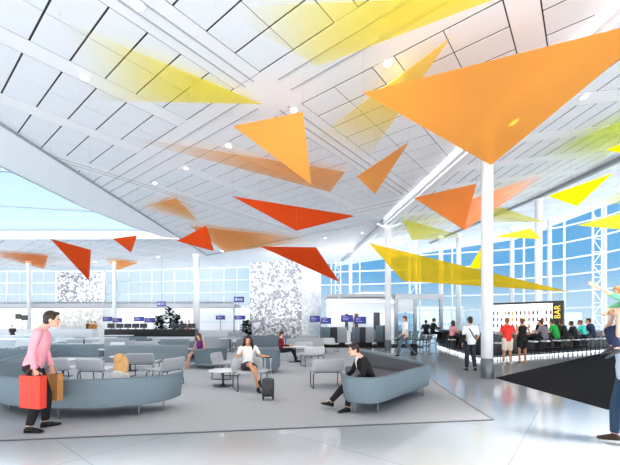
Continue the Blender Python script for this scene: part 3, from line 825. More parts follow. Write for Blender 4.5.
tsheet([(104, 258), (138, 263), (118, 270)], 'small orange gauze sail under the far ceiling, below the smallest red sail', OG, 0, 1)
tsheet([(472, 238), (402, 219), (412, 240)], 'yellow gauze sail below the orange sail with the darker overlap', (246, 236, 90), 0, (1, 2))
tsheet([(455, 222), (500, 207), (545, 222)], 'pale yellow gauze sail just right of the thick column, high up', (250, 238, 110), 0, 1, .9, .5)
tsheet([(535, 158), (660, 104), (578, 184)], 'lime yellow gauze sail under the tilted ceiling at right', LG_, 0, 1, .95, .2, True)
tsheet([(578, 208), (660, 186), (660, 200)], 'faint lemon gauze sail under the tilted ceiling at the right edge', (252, 246, 130), 0, 1, .8, .3, True)
poly_sail(S((441, 210.5, 13.4), (556, 168, 13), (464, 230.2, 13.4)), 'gauze_sail', 'orange gauze sail behind the thick column, overlapping the orange sail', lambda c: tintmat('gauze_orange_overlap', (248, 140, 84), at(556, 168, 13)-c, at(445, 212, 13.4)-c, .98), .006, True, cat='gauze sail')
# ================================================================== FURNITURE
R_ = math.radians
# ---- lounge chair (sitter faces +y)
def make_chair(label):
    t = thing('lounge_chair', label, 'chair', (0, 0, 0), 0, 'grey lounge chairs')
    prof = [(.33, .405), (.30, .432), (.16, .425), (-.05, .405), (-.19, .40), (-.26, .425), (-.295, .49), (-.32, .60), (-.345, .725)]
    rows = []
    for i, (y, z) in enumerate(prof):
        w = .40-.0*i if i < 5 else .40+(-.02 if i == 8 else .0)
        row = []
        for k in range(9):
            u = -1+k/4
            lift = .035*abs(u)**3 if i < 5 else 0
            wrap = .05*abs(u)**3 if i >= 5 else 0
            row.append(V((u*w, y+wrap, z+lift)))
        rows.append(row)
    mb = MB(); vs = [p for r in rows for p in r]; n = 9
    mb.add(vs, [(i*n+k, i*n+k+1, (i+1)*n+k+1, (i+1)*n+k) for i in range(len(rows)-1) for k in range(n-1)])
    mb.build('seat_shell', CHAIR, t, solid=.05, sub=1)
    for sx in (-1, 1):
        x = sx*.35
        MB().tube([(x*.8, .2, .40), (x, .23, .36), (x, .27, .03), (x, .255, .012), (x, -.265, .012), (x, -.28, .03), (x, -.23, .36), (x*.8, -.2, .39)], .0125, 8).build('sled_leg', DKSTEEL, t)
    MB().tube([(-.28, -.2, .385), (.28, -.2, .385)], .011).build('cross_bar', DKSTEEL, t)
    return t
CH0 = None
def chair(px, py, rz, label, pale=False):
    global CH0
    p = fl(px, py); p.z = .008
    if CH0 is None:
        CH0 = make_chair(label); CH0.location = p; CH0.rotation_euler = (0, 0, R_(rz)); c = CH0
    else: c = dup(CH0, p, R_(rz), label)
    if pale:
        for ch in c.children:
            if ch.name.startswith('seat_shell'):
                ch.data = ch.data.copy(); ch.data.materials[0] = CHAIRLT
    return c
chair(326, 387, 8, 'grey lounge chair with its back to us beside the man in the black suit')
chair(250, 389, 205, 'grey lounge chair the woman in the white blouse sits on')
chair(226, 378, 262, 'grey lounge chair standing empty behind the round table')
chair(312, 366, 20, 'pale grey lounge chair behind the nearest single chair', True)
chair(303, 358, 10, 'pale grey lounge chair furthest back near the man in the red cardigan', True)
chair(60, 385, 4, 'pale grey lounge chair behind the man in pink with shopping bags', True)
chair(98, 386, -10, 'pale grey lounge chair left of the blonde woman', True)
chair(144, 377, 4, 'grey lounge chair to the right of the blonde woman, back towards us')
chair(165, 386, 70, 'grey lounge chair turned sideways inside the right end of the near left sofa')
chair(18, 356, 175, 'pale grey lounge chair at far left behind the man in pink', True)
chair(228, 350, 170, 'pale grey lounge chair behind the woman in the white blouse, near the far counters', True)
chair(112, 360, 165, 'pale grey lounge chair at the white table beyond the blonde woman', True)
chair(57, 350, 170, 'pale grey lounge chair facing us at the far white table on the left', True)
chair(330, 352, 200, 'pale grey lounge chair in front of the dark gate booths', True)

# ---- tables
def pedestal(label, px, py, h, r, baser=.26, name='round_table', top=WTOP, leg=DKSTEEL):
    p = fl(px, py); p.z = .008
    t = thing(name, label, 'table', p)
    MB().lathe([(.001, h-.03), (r-.02, h-.03), (r, h-.018), (r, h-.006), (r-.008, h), (.001, h)], n=36).build('table_top', top, t)
    MB().lathe([(.028, .02), (.028, h-.03)], n=14).build('pedestal', leg, t)
    MB().lathe([(.001, 0), (baser, 0), (baser, .012), (baser*.3, .022), (.03, .05), (.001, .05)], n=30).build('base_disc', leg, t)
    return t
pedestal('small round white table beside the woman in the white blouse', 223, 386, .40, .36, .24)
def cafe(label, px, py, h, w, d, rz=0.0, group=None):
    p = fl(px, py); p.z = .008 if p.y < 20 else 0
    t = thing('cafe_table', label, 'table', p, R_(rz), group)
    MB().box((0, 0, h-.018), (w, d, .036)).build('table_top', WTOP, t, bevel=.008)
    MB().lathe([(.03, .015), (.03, h-.03)], n=12).build('pedestal', BLACK, t)
    MB().box((0, 0, .01), (w*.45, d*.5, .02)).build('base_plate', BLACK, t, bevel=.005)
    return t
cafe('white table on a black pedestal in front of the man in the red cardigan', 295, 362, .62, .95, .7, 5)
cafe('white table on a black pedestal behind the man with shopping bags', 63, 377, .52, .8, .6, 0)
cafe('white cafe table beyond the blonde woman', 130, 371, .5, 1.0, .6, 0)
cafe('white table with a dark tray in the far left seating', 84, 352, .72, 2.2, .9, 0)
cafe('white table far left behind the shoulder of the man in pink', 18, 352, .7, 2.4, .9, 0)
cafe('white table beyond the purple dress, in front of the far counters', 230, 352, .72, 1.1, .7, 0)
cafe('white table at the right end of the far left counters', 118, 347, .74, 1.6, .8, 0)
for (x, y, lab) in ((81, 338.6, 'dark tray lying on the far left white table'), (236, 338.2, 'dark tray on the white table beyond the purple dress')):
    p = fl(x, y, .745 if x < 100 else .745)
    t = MB().box((0, 0, .012), (.5, .3, .024)).build('tray', BLACK, off=None, bevel=.006)
    q = fl(84, 352) if x < 100 else fl(230, 352)
    t.location = (q.x+(-.2 if x < 100 else .12), q.y, .728); tag(t, lab, 'tray')

# ---- curved upholstered sofas
def arc_sofa(label, path, hts, side, seat, legs, m, seatm, z0=.2, seat_h=.40, name='curved_sofa', loc=None, thick=.11):
    loc = V(loc); t = thing(name, label, 'sofa', loc)
    pts = crom([(p[0], p[1], h) for p, h in zip(path, hts)], 7)
    rings = []
    for i, p in enumerate(pts):
        d = pts[min(i+1, len(pts)-1)]-pts[max(i-1, 0)]; d.z = 0; d.normalize()
        o = V((d.y, -d.x, 0))*side; h = p.z; b = V((p.x, p.y, 0))
        q = lambda a, z: b+o*a+V((0, 0, z))
        rings.append([q(-.02, z0), q(.0, z0+.03), q(.02, (z0+h)/2), q(.05, h-.03), q(.035, h), q(.05-thick+.015, h), q(.05-thick, h-.03), q(-thick, (z0+h)/2), q(-thick-.02, z0+.03), q(-thick, z0)])
    MB().loft(rings).build('backrest', m, t, off=loc, bevel=.012)
    li = MB(); li.loft([[r[6]+(r[6]-r[3])*.0+V((0, 0, -.015))-(r[3]-r[6]).normalized()*.004, r[7]-(r[2]-r[7]).normalized()*.012, V((r[8].x, r[8].y, seat_h-.05))-(r[1]-r[8]).normalized()*.012, r[8]+(r[1]-r[8])*.2, r[7]+(r[2]-r[7])*.2, r[6]+(r[3]-r[6])*.2+V((0, 0, -.015))] for r in rings]); li.build('inner_lining', seatm, t, off=loc)
    pip = MB(); pip.tube([r[3]+V((0, 0, .022)) for r in rings], .008, 6); pip.build('piping', m, t, off=loc)
    s = MB().prism(seat, z0+.02, seat_h-.1); s.build('seat_base', m, t, off=loc, smooth=False)
    c = MB().prism(seat, seat_h-.1, seat_h); c.build('seat_cushion', seatm, t, off=loc, bevel=.03)
    for (x, y) in legs: MB().tube([(x, y, .008), (x, y, z0+.04)], [.012, .016], 8).build('leg', STEEL, t, off=loc)
    return t
# near right
pr = [(.62, 6.42), (.64, 6.14), (.78, 5.97), (1.2, 5.97), (1.90, 6.76), (2.50, 7.45), (2.66, 7.75), (2.56, 8.05), (2.1, 8.75), (1.45, 9.7)]
hr = [.655, .66, .66, .66, .665, .67, .675, .69, .75, .84]
arc_sofa('slate blue boat shaped sofa on the right with the man in the black suit', pr, hr, 1,
         [(.75, 6.45), (.77, 6.2), (.88, 6.1), (1.18, 6.11), (1.82, 6.85), (2.4, 7.5), (2.5, 7.75), (2.42, 8.0), (1.98, 8.66), (1.36, 9.58), (.95, 9.35), (.85, 7.6)],
         [(.80, 6.06), (1.2, 6.12), (2.45, 7.48), (2.3, 8.3), (1.2, 9.3), (.9, 7.4)], SOFA, SEATDK, loc=(1.5, 7.5, 0))
# near left
pl = [(-6.35, 8.3), (-6.42, 7.4), (-6.2, 6.7), (-5.6, 6.12), (-4.95, 5.76), (-4.0, 5.62), (-3.35, 5.68), (-2.85, 5.86), (-2.55, 6.2), (-2.47, 6.62)]
hl = [.95, .86, .76, .70, .685, .68, .68, .675, .665, .66]
arc_sofa('long curved slate blue sofa in the foreground at left, behind the man in pink', pl, hl, 1,
         [(-6.2, 8.2), (-6.27, 7.4), (-6.05, 6.78), (-5.5, 6.25), (-4.9, 5.9), (-4.0, 5.77), (-3.35, 5.83), (-2.95, 6.0), (-2.7, 6.25), (-2.63, 6.58), (-2.9, 6.62), (-4, 6.45), (-5.0, 6.6), (-5.5, 7.1), (-5.65, 8.1)],
         [(-5.5, 6.3), (-4.15, 5.7), (-2.95, 5.95), (-2.68, 6.32), (-6.2, 7.4)], SOFA, SOFA2, loc=(-4.2, 6.4, 0), seat_h=.33)
# ---- straight sofas
def bench(label, p0, p1, h=.76, depth=.8, m=SOFA2, ends=True, plinth=True, group=None, sh=.42, name='long_sofa', seatm=None, face=1):
    """p0 -> p1 is the foot of the rear face (left to right seen from us); the sitter looks away from us when face=1"""
    p0, p1 = V((p0[0], p0[1], 0)), V((p1[0], p1[1], 0)); d = p1-p0; Ln = d.length; rz = math.atan2(d.y, d.x)
    t = thing(name, label, 'sofa', p0+d/2, rz, group)
    q = 1 if face == 1 else -1
    y = lambda a: a if face == 1 else depth-a
    fl_ = lambda mb, a0, a1, x0, x1, z0, z1: mb.b2(x0, x1, min(y(a0), y(a1)), max(y(a0), y(a1)), z0, z1)
    z0 = .14
    fl_(MB(), 0, .13, -Ln/2, Ln/2, z0, h).build('backrest', m, t, bevel=.035, seg=3)
    nseg = max(1, round(Ln/1.1))
    for k in range(nseg):
        a = -Ln/2+(.12 if ends else 0); w = (Ln-(.24 if ends else 0))/nseg
        fl_(MB(), .135, depth, a+k*w+.004, a+(k+1)*w-.004, z0+.1, sh).build('seat_cushion', seatm or m, t, bevel=.03)
    fl_(MB(), .13, depth-.02, -Ln/2+.06, Ln/2-.06, z0, z0+.1).build('seat_base', m, t)
    if ends:
        for sx in (-1, 1): fl_(MB(), .13, depth-.02, sx*Ln/2-sx*.0, sx*(Ln/2-.11), z0, h-.12).build('arm', m, t, bevel=.03)
    if plinth: fl_(MB(), .05, depth-.08, -Ln/2+.03, Ln/2-.03, .0, z0).build('plinth', WTOP, t)
    else:
        for sx in (-1, 1):
            for a in (.08, depth-.08): MB().tube([(sx*(Ln/2-.1), y(a), 0), (sx*(Ln/2-.1), y(a), z0+.02)], .015, 8).build('leg', STEEL, t)
    return t
def fx(px, Y): return ((px-310)/F*Y, Y)
bench('long slate sofa on a white plinth left of the woman in the purple dress', fx(104, 12.4), fx(189, 12.4), .76)
bench('slate sofa module behind the long one, seen above its right half', fx(160, 14.6), fx(189, 14.6), .86)
bench('pale slate sofa module behind the long one, seen above its left half', fx(122, 15.2), fx(158, 15.2), .74, m=SOFALT)
bench('dark slate sofa at far left behind the man in pink', fx(-12, 12.8), fx(42, 12.8), .60, m=SOFA)
bench('slate sofa between the man in pink and the blonde woman, further back', fx(44, 14.4), fx(103, 14.4), .66)
bench('pale sofa on the far side of the white table behind the blonde woman', fx(104, 17), fx(128, 17), .8, m=SOFALT)
bench('slate sofa end standing right behind the woman in the white blouse', fx(256, 10.6), fx(278, 10.6), .80, m=SOFA, plinth=False)
bench('long slate sofa in front of the patterned grey block', fx(243, 19.5), fx(291, 19.9), .80, depth=.9)
bench('grey sofa on a dark base left of the patterned block', fx(204, 18.5), fx(229, 18.5), .80, m=SOFALT)
bench('mid grey bench sofa below the left gate screens', fx(228, 20.5), fx(245, 20.5), .95, m=CHAIR)
bench('long pale sofa behind the man in the red cardigan', fx(287, 16.2), fx(324, 16.4), .80, m=SOFALT)
bench('pale sofa end behind the two pale lounge chairs', fx(298, 17.5), fx(319, 17.5), .9, m=SOFALT, plinth=False)
bench('pale sofa in the far left corner under the black screens', fx(-6, 19), fx(42, 19), .85, m=SOFALT)
bench('slate sofa at the end of the white tables on the left', fx(118, 18.8), fx(146, 18.8), .78)
# module with the woman in purple: rounded end
a_, b_ = fx(188, 12.15), fx(217, 11.3)
arc_sofa('rounded slate sofa end the woman in the purple dress sits on', [(-3.98, 11.85), (-3.8, 11.6), (-3.45, 11.45), (-3.12, 11.55), (-3.02, 11.9), (-3.05, 12.6)], [.60, .66, .71, .72, .72, .72], 1,
         [(-4.3, 12.0), (-3.85, 11.75), (-3.45, 11.6), (-3.2, 11.7), (-3.15, 12.0), (-3.18, 12.6), (-4.3, 12.75)], [(-3.85, 11.75), (-3.25, 11.7), (-3.2, 12.5), (-4.2, 12.6)], SOFA, SEATDK, loc=(-3.6, 12, 0))
# ---- gate booths
def booth(label, px0, px1, Y, h=1.25, dark=0.35):
    x0, x1 = fx(px0, Y)[0], fx(px1, Y)[0]; w = x1-x0
    t = thing('gate_booth', label, 'booth seat', ((x0+x1)/2, Y, 0), 0, 'high backed gate booths')
    MB().b2(-w/2, -w/2+w*dark, .0, .1, .28, h).build('back_panel', SOFA, t, bevel=.03)
    MB().b2(-w/2+w*dark, -w/2+w*(dark+.28), .04, .14, .28, h).build('dark_panel', DKGREY, t, bevel=.03)
    MB().b2(-w/2+w*(dark+.28), w/2, .0, .1, .28, h).build('back_panel', CHAIR, t, bevel=.03)
    MB().b2(-w/2, w/2, .1, .75, .3, .46).build('seat', DKGREY, t, bevel=.03)
    for sx in (-1, 1): MB().b2(sx*w/2, sx*(w/2-.08), .1, .7, .3, h-.3).build('side_panel', SOFA, t, bevel=.02)
    MB().b2(-w/2+.1, w/2-.1, .12, .65, 0, .3).build('base', BLACK, t)
    return t
booth('high backed gate booth furthest left, below the first pair of gate screens', 321, 347, 21.6)
booth('high backed gate booth in the middle, left of the kiosk column', 352, 374, 21.4)
booth('high backed gate booth partly behind the column by the kiosk', 376, 391, 22.2, 1.35, .5)
MB().b2(*(fx(318, 20.9)[0], fx(424, 20.9)[0]), 20.9, 24.2, 0, .012).build('rug', CARPDK, smooth=False)
tag(bpy.data.objects['rug'], 'black floor strip under the gate booths and beam seats', 'carpet')
def beam_seats(label, px, Y, rz, n=4):
    x, y = fx(px, Y); t = thing('beam_seating', label, 'airport bench', (x, y, .012), R_(rz), 'rows of airport beam seats')
    BS = mat('beam_seat_blue_grey', (150, 170, 182), .4)
    for k in range(n):
        c = (k-(n-1)/2)*.58
        q = MB(); q.loft([[V((c-.25, yy, zz)), V((c+.25, yy, zz)), V((c+.25, yy+.03, zz+.03)), V((c-.25, yy+.03, zz+.03))] for yy, zz in ((-.22, .44), (.1, .42), (.22, .43))]); q.build('seat', BS, t)
        q = MB(); q.loft([[V((c-.25, yy, zz)), V((c+.25, yy, zz)), V((c+.25, yy+.03, zz)), V((c-.25, yy+.03, zz))] for yy, zz in ((.22, .44), (.27, .6), (.40, .98))]); q.build('backrest', BS, t)
    L = n*.58
    MB().bar((-L/2, .02, .38), (L/2, .02, .38), .06).build('beam', DKSTEEL, t)
    for sx in (-1, 1):
        MB().bar((sx*(L/2-.3), -.25, .02), (sx*(L/2-.3), .3, .02), .05, .04).build('foot', DKSTEEL, t)
        MB().bar((sx*(L/2-.3), .02, .02), (sx*(L/2-.3), .02, .38), .05).build('post', DKSTEEL, t)
    return t
beam_seats('row of blue grey airport seats behind the walking man', 405, 23.0, 200, 3)
beam_seats('row of blue grey airport seats left of the two men in black', 423, 22.4, 205, 2)
# ---- gate kiosk
GW = mat('kiosk_white', (226, 232, 238), .5, var=.02)
t = thing('gate_kiosk', 'white gate kiosk with flat grey roofs behind the gate booths', 'kiosk', (5, 27.5, 0))
o_ = (5, 27.5, 0)
def kx(px, Y=27): return (px-310)/F*Y
wl = MB(); 
for a, b in ((327, 352), (362.5, 373.5), (380, 396)): wl.b2(kx(a), kx(b), 27, 27.2, 0, 3.0)
wl.b2(kx(352), kx(362.5), 27, 27.2, 2.3, 3.0); wl.b2(kx(373.5), kx(380), 27, 27.2, 2.3, 3.0)
wl.b2(kx(327), kx(396), 27.2, 29.0, 2.9, 3.0); wl.b2(kx(327), kx(396), 28.9, 29, 0, 3)
wl.build('wall', GW, t, off=o_, smooth=False)
MB().b2(kx(352), kx(362.5), 27.05, 27.12, 0, 2.3).build('door', WTOP, t, off=o_)
MB().b2(kx(373.5), kx(380), 27.05, 27.12, 0, 2.3).build('door', DKGREY, t, off=o_)
MB().b2(kx(345), kx(348), 26.9, 27.0, .9, 2.2).build('dark_panel', DKGREY, t, off=o_)
MB().b2(kx(354.5), kx(358), 26.9, 27.0, .9, 2.2).build('dark_panel', mat('brown_panel', (92, 74, 66), .6), t, off=o_)
MB().b2(kx(326), kx(398), 26.2, 29.2, 3.0, 3.35).build('roof_band', WHITE, t, off=o_)
MB().prism([(kx(326), 26), (kx(345), 25.2), (kx(404), 25.2), (kx(410), 26.2), (kx(405), 29.5), (kx(327), 29.5)], 3.4, 3.62).build('canopy', mat('canopy_grey', (158, 164, 170), .5), t, off=o_)
ph = MB(); ph.loft([[V((kx(340), 26.8, 3.62)), V((kx(395), 26.8, 3.62)), V((kx(395), 29, 3.62)), V((kx(340), 29, 3.62))], [V((kx(366), 27.4, 3.95)), V((kx(384), 27.4, 3.95)), V((kx(384), 28.6, 3.95)), V((kx(366), 28.6, 3.95))]]); ph.build('roof_peak', WHITE, t, off=o_, smooth=False)
for (q_, lb) in ((338, 'small downlight under the kiosk canopy, left one'), (388, 'small downlight under the kiosk canopy, right one')):
    downlight(V((kx(q_), 25.8, 3.39)), lb, .09, 200)  # added lamps to lift the brightness of the kiosk wall
t = thing('portal_frame', 'grey framed glass gate portal behind the walking man', 'gate portal', (kx(420, 25), 25, 0)); o_ = (kx(420, 25), 25, 0)
for px in (396, 415, 441): MB().b2(kx(px, 25)-.11, kx(px, 25)+.11, 24.9, 25.15, 0, 3.3).build('post', GREYMET, t, off=o_)
MB().b2(kx(395, 25), kx(443, 25), 24.85, 25.2, 3.2, 3.55).build('lintel', GREYMET, t, off=o_)
MB().b2(kx(396, 25), kx(415, 25), 24.97, 25.05, 2.25, 3.2).build('upper_panel', mat('frost_panel', (206, 214, 220), .5), t, off=o_)
MB().b2(kx(396, 25), kx(415, 25), 25.0, 25.03, 0, 2.2).build('glass_door', glass('door_glass', (205, 228, 238), .15), t, off=o_)
MB().b2(kx(404.5, 25), kx(406, 25), 24.96, 25.06, 0, 2.25).build('door_stile', GREYMET, t, off=o_)

# ---- flight screens
def screens(label, px, py, w, h, Y, n=2, gap=.06, text=True, m=None, post=True):
    c = at(px, py, Y)
    t = thing('gate_screen', label, 'screen', c, 0)
    tot = n*w+(n-1)*gap
    for k in range(n):
        x = -tot/2+w/2+k*(w+gap); dz = -.10*k
        s_ = MB().box((x, 0, dz), (w, .08, h)).build('screen', BLACK, t, bevel=.01)
        MB().box((x, -.046, dz), (w-.06, .012, h-.06)).build('display', m or BLUESCREEN, s_)
        if text:
            tx = MB()
            for r in range(3):
                tx.b2(x-w*.36, x-w*.36+w*(.3+.12*((r*5+k) % 3)), -.058, -.052, dz+h*.28-r*h*.22-.014, dz+h*.28-r*h*.22+.014)
            tx.build('text_line', SCRWHITE, s_)
    if post:
        zt = 2.95 if c.y > 34 else (zc(c.x, c.y) if c.y < 26 else c.z+.9)
        hang = MB(); hang.bar((-tot/2+.1, .05, 0), (tot/2-.1, .05, -.1), .05)
        hang.tube([(0, .05, -.05), (0, .05, -c.z+.0)], .03, 8); hang.build('stand', GREYMET, t)
    return t
screens('pair of blue gate screens left of the gate booths', 320.5, 311.5+7.5, .62, .38, 20.8)
screens('pair of blue gate screens in front of the gate kiosk', 353.5, 311+7.5, .72, .42, 20.6)
screens('pair of blue gate screens at far left beside the slim column', 112.5, 319, .8, .38, 30)
screens('pair of blue gate screens above the black counter', 144.5, 319, .85, .38, 29)
screens('blue gate screen with a dark arrow left of the sign post', 220.5, 317.5, .72, .32, 27, 1)
screens('blue gate screen below the hanging blue sign', 240, 317.5, .85, .32, 27, 1)
screens('pair of black screens at the far left edge', 21.5, 316.5, .46, .42, 28, 2, .05, False, BLACK)
def hang_sign(label, px, py, w, h, Y, side):
    c = at(px, py, Y); t = thing('hanging_sign', label, 'sign', c)
    MB().box((0, 0, 0), (w, .12, h)).build('sign_panel', mat('sign_blue', (14, 18, 128), .4), t, bevel=.01)
    ic = MB(); ic.lathe([(.001, -.004), (h*.28, -.004), (h*.28, .004), (.001, .004)], n=16)
    ic.v = [V((p.x-w*.27, -.066+p.z, p.y)) for p in ic.v]; ic.build('pictogram', SCRWHITE, t)
    g = MB()
    for k, hh in enumerate((.55, .4, .55, .4)): g.box((-w*.02+k*w*.12, -.064, -h*.05+hh*h*.1), (w*.07, .008, h*hh))
    g.build('lettering', SCRWHITE, t)
    arm = MB(); arm.bar((side*w*.5, 0, -h*.9), (side*w*.5, 0, h*.65), .06)
    if side < 0: arm.tube([(-w*.5, 0, -h*.8), (-w*.5, 0, -c.z)], .05, 8)
    else: arm.tube([(0, 0, h*.5), (0, 0, zc(c.x, c.y)-c.z)], .025, 8)
    arm.build('bracket', GREYMET, t); return t
hang_sign('hanging blue wayfinding sign left of the patterned block', 239, 299.5, .75, .42, 26, -1)
hang_sign('hanging blue wayfinding sign above the black counter', 161.5, 304, .68, .40, 27, 1)

# ---- far counters on the left
def counter(label, px0, px1, Y, h=1.05, m=BLACK, d=.8, top=BLACK):
    x0, x1 = fx(px0, Y)[0], fx(px1, Y)[0]; t = thing('counter', label, 'counter', ((x0+x1)/2, Y, 0)); w = x1-x0
    MB().b2(-w/2, w/2, .03, d-.03, 0, h-.04).build('body', m, t)
    MB().b2(-w/2-.03, w/2+.03, 0, d, h-.04, h).build('worktop', top, t, bevel=.008)
    MB().b2(-w/2, w/2, -.02, .0, .08, h*.45).build('front_panel', WTOP, t)
    return t
counter('black topped check-in counter at left under the gallery', 104, 195, 26, 1.0, BLACK)
counter('white counter at far left behind the seating', -8, 92, 27.5, .98, WTOP, .8, WTOP)
counter('white counter left of the patterned block', 200, 246, 26, .95, WTOP, .8, WTOP)
def monitor(px, Y, label, h0=1.0):
    x = fx(px, Y)[0]; t = thing('monitor', label, 'monitor', (x, Y+.4, h0), 0, 'monitors on the check-in counter')
    MB().box((0, 0, .27), (.55, .05, .34)).build('display', DKGREY, t, bevel=.01); MB().box((0, .03, .07), (.05, .03, .14)).build('stem', BLACK, t); MB().box((0, .02, .008), (.24, .16, .016)).build('foot', BLACK, t)
for k, px in enumerate((108, 117, 125, 133, 141, 172, 181, 190)):
    monitor(px, 26, 'dark monitor on the black check-in counter, number %s from its left end' % ('one two three four five six seven eight'.split()[k]))
# plants
LEAF = mat('dark_leaves', (30, 48, 38), .8, var=.4, scale=9, spec=.1)
def plant(label, px, Y, h, w, z0=0.0):
    x = fx(px, Y)[0]; t = thing('potted_plant', label, 'plant', (x, Y, z0)); rr = random.Random(px)
    MB().lathe([(.001, 0), (.2, 0), (.26, .4), (.23, .4), (.2, .36), (.001, .36)], n=16).build('pot', DKGREY, t)
    MB().tube([(0, 0, .3), (.03, 0, h*.5), (0, .02, h*.95)], [.04, .03, .015], 6).build('stem', mat('bark', (84, 66, 50), .9), t)
    lf = MB()
    for i in range(260):
        u = rr.random(); z = .5+u*(h-.5); a = rr.random()*2*PI; q = w*(1-u)**.6*rr.uniform(.3, 1)
        c = V((q*math.cos(a), q*math.sin(a), z)); d = V((math.cos(a), math.sin(a), rr.uniform(-.4, .6))).normalized(); s_ = d.cross(V((0, 0, 1))).normalized()*.11
        lf.add([c, c+d*.2+s_, c+d*.44, c+d*.2-s_], [(0, 1, 2, 3)])
    lf.build('foliage', LEAF, t, smooth=False); return t
plant('dark bushy potted plant behind the black counter, tallest of three', 169.5, 27.8, 2.65, .62)
plant('dark potted plant behind the black counter, left of the tallest', 159.5, 27.2, 2.0, .28)
plant('dark potted plant behind the black counter, right of the tallest', 177.5, 28.3, 2.1, .36)
plant('small green potted plant below the blue gate screen at the sign post', 246.5, 25.4, 1.6, .28)

# ================================================================== BAR
P0, P1, P2 = V((7.9, 21.4, 0)), V((6.85, 13.9, 0)), V((16.2, 18.55, 0))
cur = [P0, P0.lerp(P1, .5), P0.lerp(P1, .82), P1+V((.02, .5, 0)), P1+V((.35, .12, 0)), P1.lerp(P2, .12), P1.lerp(P2, .5), P2]
cpts = crom([(p.x, p.y) for p in cur], 6)
def offs(d):
    out = []
    for i, p in enumerate(cpts):
        t_ = (cpts[min(i+1, len(cpts)-1)]-cpts[max(i-1, 0)]).normalized(); out.append(p+V((-t_.y, t_.x, 0))*d)
    return out
BARO = V((9, 16, 0))
t = thing('bar_counter', 'long black curved bar counter with a glowing white base strip', 'bar', BARO)
def ribbon(d0, d1, z0, z1):
    a, b = offs(d0), offs(d1)
    return MB().loft([[p+V((0, 0, z0)), q+V((0, 0, z0)), q+V((0, 0, z1)), p+V((0, 0, z1))] for p, q in zip(a, b)])
ribbon(.06, .5, .12, 1.06).build('front', BLACK, t, off=BARO)
ribbon(-.12, .62, 1.06, 1.12).build('counter_top', mat('bar_top', (30, 30, 32), .2), t, off=BARO, bevel=.006)
ribbon(.0, .45, .0, .12).build('plinth', WTOP, t, off=BARO)
ribbon(-.03, .02, .02, .11).build('light_strip', emit('strip_glow', (250, 252, 255), 1.0), t, off=BARO)
fr = MB(); fr.tube([p+V((0, 0, .2)) for p in offs(-.1)], .02, 8); fr.build('foot_rail', STEEL, t, off=BARO)
# lit bottle wall
W0, W1 = V((10.1, 19.4, 0)), V((12.03, 17.05, 0))
dw = (W1-W0); WL = dw.length; wr = math.atan2(dw.y, dw.x)
t = thing('bottle_wall', 'back-lit white bottle wall with a black surround and yellow BAR lettering', 'bar shelf', W0+dw/2, wr)
Hb = 2.62
MB().b2(-WL/2-.3, WL/2+.0, .0, .12, .0, 1.05).build('back_cabinet', BLACK, t)
MB().b2(-WL/2-.3, WL/2, .06, .12, 1.05, Hb-.1).build('lit_panel', emit('shelf_glow', (250, 250, 250), .85), t)
MB().b2(-WL/2-.34, WL/2+.42, -.12, .16, Hb-.1, Hb).build('top_border', BLACK, t, bevel=.005)
MB().b2(WL/2, WL/2+.42, -.12, .16, 0, Hb-.1).build('sign_post', BLACK, t)
for z in (1.28, 1.62, 1.96):
    MB().b2(-WL/2-.25, WL/2-.02, -.1, .06, z-.02, z).build('shelf', mat('shelf_glass', (232, 238, 240), .2), t)
try:
    cu = bpy.data.curves.new('txt', 'FONT'); cu.body = 'BAR'; cu.size = .36; cu.extrude = .01; cu.align_x = 'CENTER'; cu.align_y = 'CENTER'
    to = bpy.data.objects.new('txt', cu); COL.objects.link(to)
    me = bpy.data.meshes.new_from_object(to.evaluated_get(bpy.context.evaluated_depsgraph_get())); bpy.data.objects.remove(to)
    me.materials.clear(); me.materials.append(emit('bar_letters', (236, 200, 60), .8))
    o = bpy.data.objects.new('lettering', me); COL.objects.link(o); o.parent = t
    o.matrix_local = Matrix.Translation((WL/2+.21, -.135, Hb-.55)) @ Matrix(((0, -1, 0, 0), (0, 0, -1, 0), (1, 0, 0, 0), (0, 0, 0, 1)))
except Exception as ex: print('text', ex)
BC = [(60, 46, 40), (120, 70, 40), (170, 120, 60), (60, 90, 70), (190, 60, 50), (120, 130, 140), (200, 170, 90), (90, 110, 120)]
BCN = ['black', 'brown', 'amber', 'green', 'red', 'grey', 'honey', 'slate']
bot = {}
rr = random.Random(3); Rw = Matrix.Rotation(wr, 4, 'Z')
for si, z in enumerate((1.28, 1.62, 1.96)):
    for k in range(16):
        if rr.random() < .22: continue
        ci = rr.randrange(8); xx = -WL/2+.05+k*(WL-.15)/15
        if ci not in bot:
            mb = MB().lathe([(.001, 0), (.038, 0), (.04, .02), (.04, .15), (.016, .2), (.014, .25), (.001, .25)], n=12)
            b = mb.build('bottle', mat('bottle_'+BCN[ci], BC[ci], .2)); bot[ci] = b
        else: b = bot[ci].copy(); COL.objects.link(b)
        b.location = (W0+dw/2)+Rw @ V((xx, -.03, z)); b.rotation_euler = (0, 0, 0)
        tag(b, '%s bottle on the %s shelf of the lit bottle wall' % (BCN[ci], ('lowest', 'middle', 'top')[si]), 'bottle', '%s bottles on the %s shelf' % (BCN[ci], ('lowest', 'middle', 'top')[si]))
